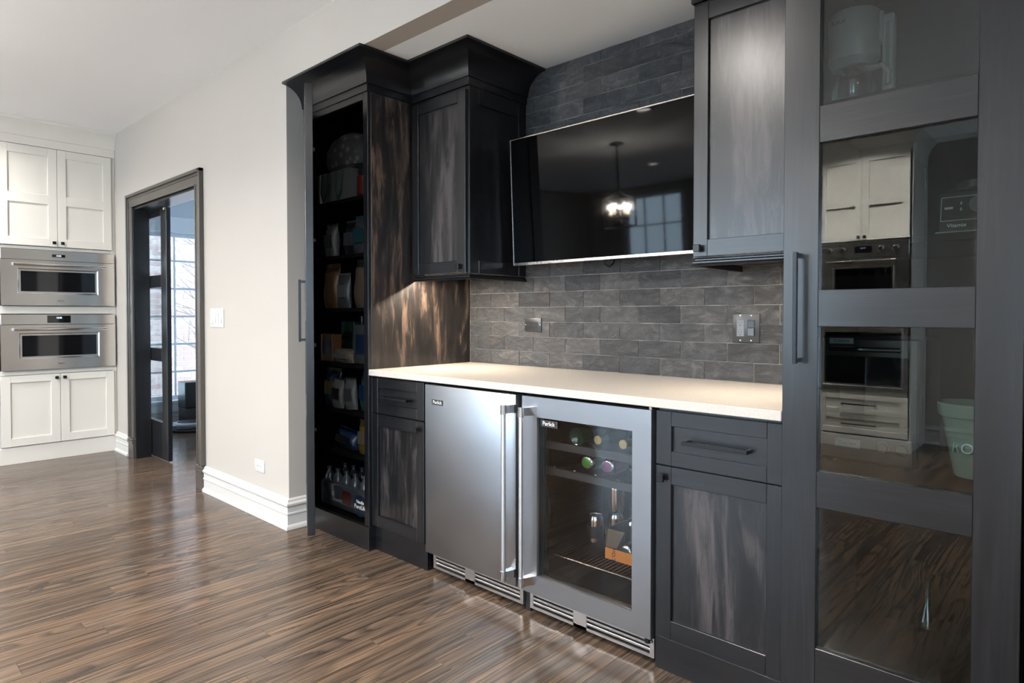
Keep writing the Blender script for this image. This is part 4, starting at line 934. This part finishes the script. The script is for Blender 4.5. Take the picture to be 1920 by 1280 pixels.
# shrink-wrapped pack of water bottles
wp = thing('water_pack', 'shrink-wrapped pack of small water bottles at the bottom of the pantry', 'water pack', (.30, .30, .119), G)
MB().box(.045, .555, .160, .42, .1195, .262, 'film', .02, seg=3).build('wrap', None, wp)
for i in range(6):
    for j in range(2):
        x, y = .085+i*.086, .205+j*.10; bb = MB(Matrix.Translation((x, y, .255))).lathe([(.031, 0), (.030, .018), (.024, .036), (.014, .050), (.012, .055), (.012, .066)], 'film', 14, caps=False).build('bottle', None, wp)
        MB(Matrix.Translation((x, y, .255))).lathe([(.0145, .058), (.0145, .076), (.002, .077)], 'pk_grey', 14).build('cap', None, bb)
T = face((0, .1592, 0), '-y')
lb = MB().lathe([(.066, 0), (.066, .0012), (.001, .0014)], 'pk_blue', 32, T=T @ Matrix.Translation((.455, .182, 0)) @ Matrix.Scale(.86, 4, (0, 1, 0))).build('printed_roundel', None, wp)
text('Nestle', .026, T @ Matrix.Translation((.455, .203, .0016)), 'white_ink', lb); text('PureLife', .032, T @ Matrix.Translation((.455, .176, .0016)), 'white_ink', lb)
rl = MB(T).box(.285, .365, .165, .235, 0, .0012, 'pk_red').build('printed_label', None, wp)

# ------------------------------------------------------------------ OPPOSITE SIDE OF THE ROOM (seen in reflections)
CY = -4.30
tc = thing('tower_cabinet', 'tall cream oven tower across the room, seen mirrored in the cabinet glass', 'cabinet', (1.72, -4.6, 0))
c = MB(); c.box(1.335, 1.355, YFRONT+.002, CY-.02, 0, 2.62, 'paint_white'); c.box(2.070, 2.090, YFRONT+.002, CY-.02, 0, 2.62, 'paint_white'); c.box(1.355, 2.070, YFRONT+.002, YFRONT+.02, 0, 2.62, 'paint_white'); c.box(1.355, 2.070, YFRONT+.02, CY-.02, 2.59, 2.62, 'paint_white'); c.build('body', None, tc)
f = MB()
for b in ((1.335, 1.362, 0, 2.62), (2.084, 2.090, 0, 2.62), (1.362, 2.084, 0, .10), (1.362, 2.084, .478, .515), (1.362, 2.084, 1.832, 1.842), (1.362, 2.084, 2.60, 2.64)): f.box(b[0], b[1], CY-.04, CY-.02, b[2], b[3], 'paint_white')
f.build('face_frame', None, tc)
MB().box(1.335, 2.115, CY-.02, CY+.01, 0, .105, 'paint_white', .001).build('plinth', None, tc)
MB().sweep([(0, 2.60), (.012, 2.60), (.014, 2.615), (.022, 2.66), (.045, 2.705), (.075, 2.735), (.08, 2.747), (0, 2.747)], [(2.090, YFRONT+.01), (2.090, CY-.02), (1.335, CY-.02)][::1], 'paint_white').build('crown_moulding', None, tc)
TS = face((2.090, 0, 0), '+x'); sp = MB(TS)
for a, b, e, g_, m in ((CY-.02, CY-.09, .0, 2.60, 0), (YFRONT+.01, YFRONT+.08, .0, 2.60, 0), (CY-.09, YFRONT+.08, 0, .13, 0), (CY-.09, YFRONT+.08, .44, .52, 0), (CY-.09, YFRONT+.08, 1.70, 1.78, 0), (CY-.09, YFRONT+.08, 2.52, 2.60, 0)): sp.box(min(a, b), max(a, b), e, g_, 0, .012, 'paint_white', .001)
sp.build('end_panel_frame', None, tc)
T = face((0, CY-.02, 0), '+y')
for (u0, u1, ku) in ((1.364, 1.7135, 1.690), (1.7165, 2.083, 1.740)):
    d = shaker(tc, T, u0, u1, 1.846, 2.598, 0, .026, .052, [(1.846, 1.905), (2.15, 2.21), (2.54, 2.598)], 'paint_white', 'paint_white', 'paint_white', recess=.020); knob(d, T, ku, 1.876, .02)
for a, b in ((.297, .473), (.118, .294)):
    d = shaker(tc, T, 1.364, 2.083, a, b, 0, .02, .058, [(a, a+.045), (b-.045, b)], 'paint_white', 'paint_white', 'paint_white', name='drawer'); bar_pull(d, T, 1.565, 1.84, (a+b)/2, .01, proj=.04)
T = face((0, CY-.014, 0), '+y')
wall_oven('stainless oven with four knobs in the oven tower across the room', T, 1.364, 2.083, 1.175, 1.830, 1.694, (1.50, 1.954, 1.26, 1.600), 1.660, (1.452, 1.985), (1.660, 1.800, 1.735, 1.795), True, None, '02:11', knobs=(1.455, 1.565, 1.872, 1.985), group='ovens in the tower across the room')
wall_oven('lower black fronted oven in the oven tower across the room', T, 1.364, 2.083, .518, 1.172, 1.12, (1.42, 2.03, .57, 1.03), 1.075, (1.452, 1.985), (1.66, 1.80, 1.13, 1.16), True, None, '02:11', group='ovens in the tower across the room')

# chandelier and recessed ceiling lamps
ch = thing('chandelier', 'black lantern chandelier with candle bulbs hanging across the room', 'chandelier', (-.63, -2.96, ZC)); T = Matrix.Translation((-.63, -2.96, 0))
MB(T).lathe([(.002, ZC-.001), (.075, ZC-.001), (.075, ZC-.018), (.012, ZC-.03), (.009, ZC-.04), (.009, 2.20), (.002, 2.195)][::-1], 'black_metal', 20).build('canopy_and_rod', None, ch)
fr = MB(T); hx = [(.20*math.cos(R(60*k)), .20*math.sin(R(60*k))) for k in range(6)]
for k in range(6):
    a, b = hx[k], hx[(k+1) % 6]
    for z in (1.84, 2.13): fr.tube([(*a, z), (*b, z)], .009, 'black_metal', 6)
    fr.tube([(*a, 1.84), (*a, 2.13)], .009, 'black_metal', 6); fr.tube([(*a, 2.13), (a[0]*.1, a[1]*.1, 2.215)], .007, 'black_metal', 6)
fr.tube([(0, 0, 2.20), (0, 0, 1.90)], .008, 'black_metal', 8); fr.build('cage', None, ch)
for k in range(5):
    l = bpy.data.lights.new('candle_light', 'POINT'); l.energy = 24.; l.color = (1, .92, .82); l.shadow_soft_size = .02; o = bpy.data.objects.new('candle_light', l); COL.objects.link(o); o.location = (-.63+.10*math.cos(R(72*k+20)), -2.96+.10*math.sin(R(72*k+20)), 2.06); attach_l(o, ch)
    a = R(72*k+20); x, y = .10*math.cos(a), .10*math.sin(a); s = MB(T); s.tube([(0, 0, 1.91), (x*.6, y*.6, 1.895), (x, y, 1.91), (x, y, 1.97)], .007, 'black_metal', 8); s.build('candle_arm', None, ch)
    MB(Matrix.Translation((-.63+x, -2.96+y, 1.97))).lathe([(.008, 0), (.016, .015), (.018, .03), (.010, .06), (.002, .075)], 'bulb', 12).build('bulb', None, ch)
CANS = [(1.72, -3.72), (1.77, -1.25), (-.06, -5.5), (-1.16, -4.64), (-1.9, -1.9), (.35, -1.9), (3.9, -1.3), (3.5, -3.2), (1.05, -2.70), (-2.3, -3.3), (-2.6, -1.35)]
CPOW = 20.
WHERE = ['right in front of the oven tower', 'above the bar', 'far by the windows on the left', 'far beyond the chandelier', 'near the oven wall, second row', 'in front of the pantry, second row', 'above the glass-door cabinet end', 'behind the camera by the patio doors', 'between the bar and the oven tower', 'near the left wall beyond the ovens', 'just in front of the two ovens']
for (x, y), wh in zip(CANS, WHERE):
    c = thing('recessed_lamp', 'round white recessed ceiling lamp ' + wh, 'lamp', (x, y, ZC-.004), 'recessed ceiling lamps'); T = Matrix.Translation((x, y, 0))
    MB(T).lathe([(.062, ZC-.0005), (.088, ZC-.0005), (.088, ZC-.005), (.064, ZC-.009), (.060, ZC-.004)], 'white_plastic', 28, caps=False).build('trim_ring', None, c)
    MB(T).lathe([(.062, ZC-.0015), (.002, ZC-.0016)], 'lamp_can', 28, caps=False).build('lens', None, c)
    l = bpy.data.lights.new('downlight', 'AREA'); l.shape = 'DISK'; l.size = .12; l.energy = {0: 100., 1: 34., 8: 34.}.get(WHERE.index(wh), CPOW); l.color = (1, .945, .875); l.spread = R(150)
    o = bpy.data.objects.new('downlight', l); COL.objects.link(o); o.location = (x, y, ZC-.012); attach_l(o, c)
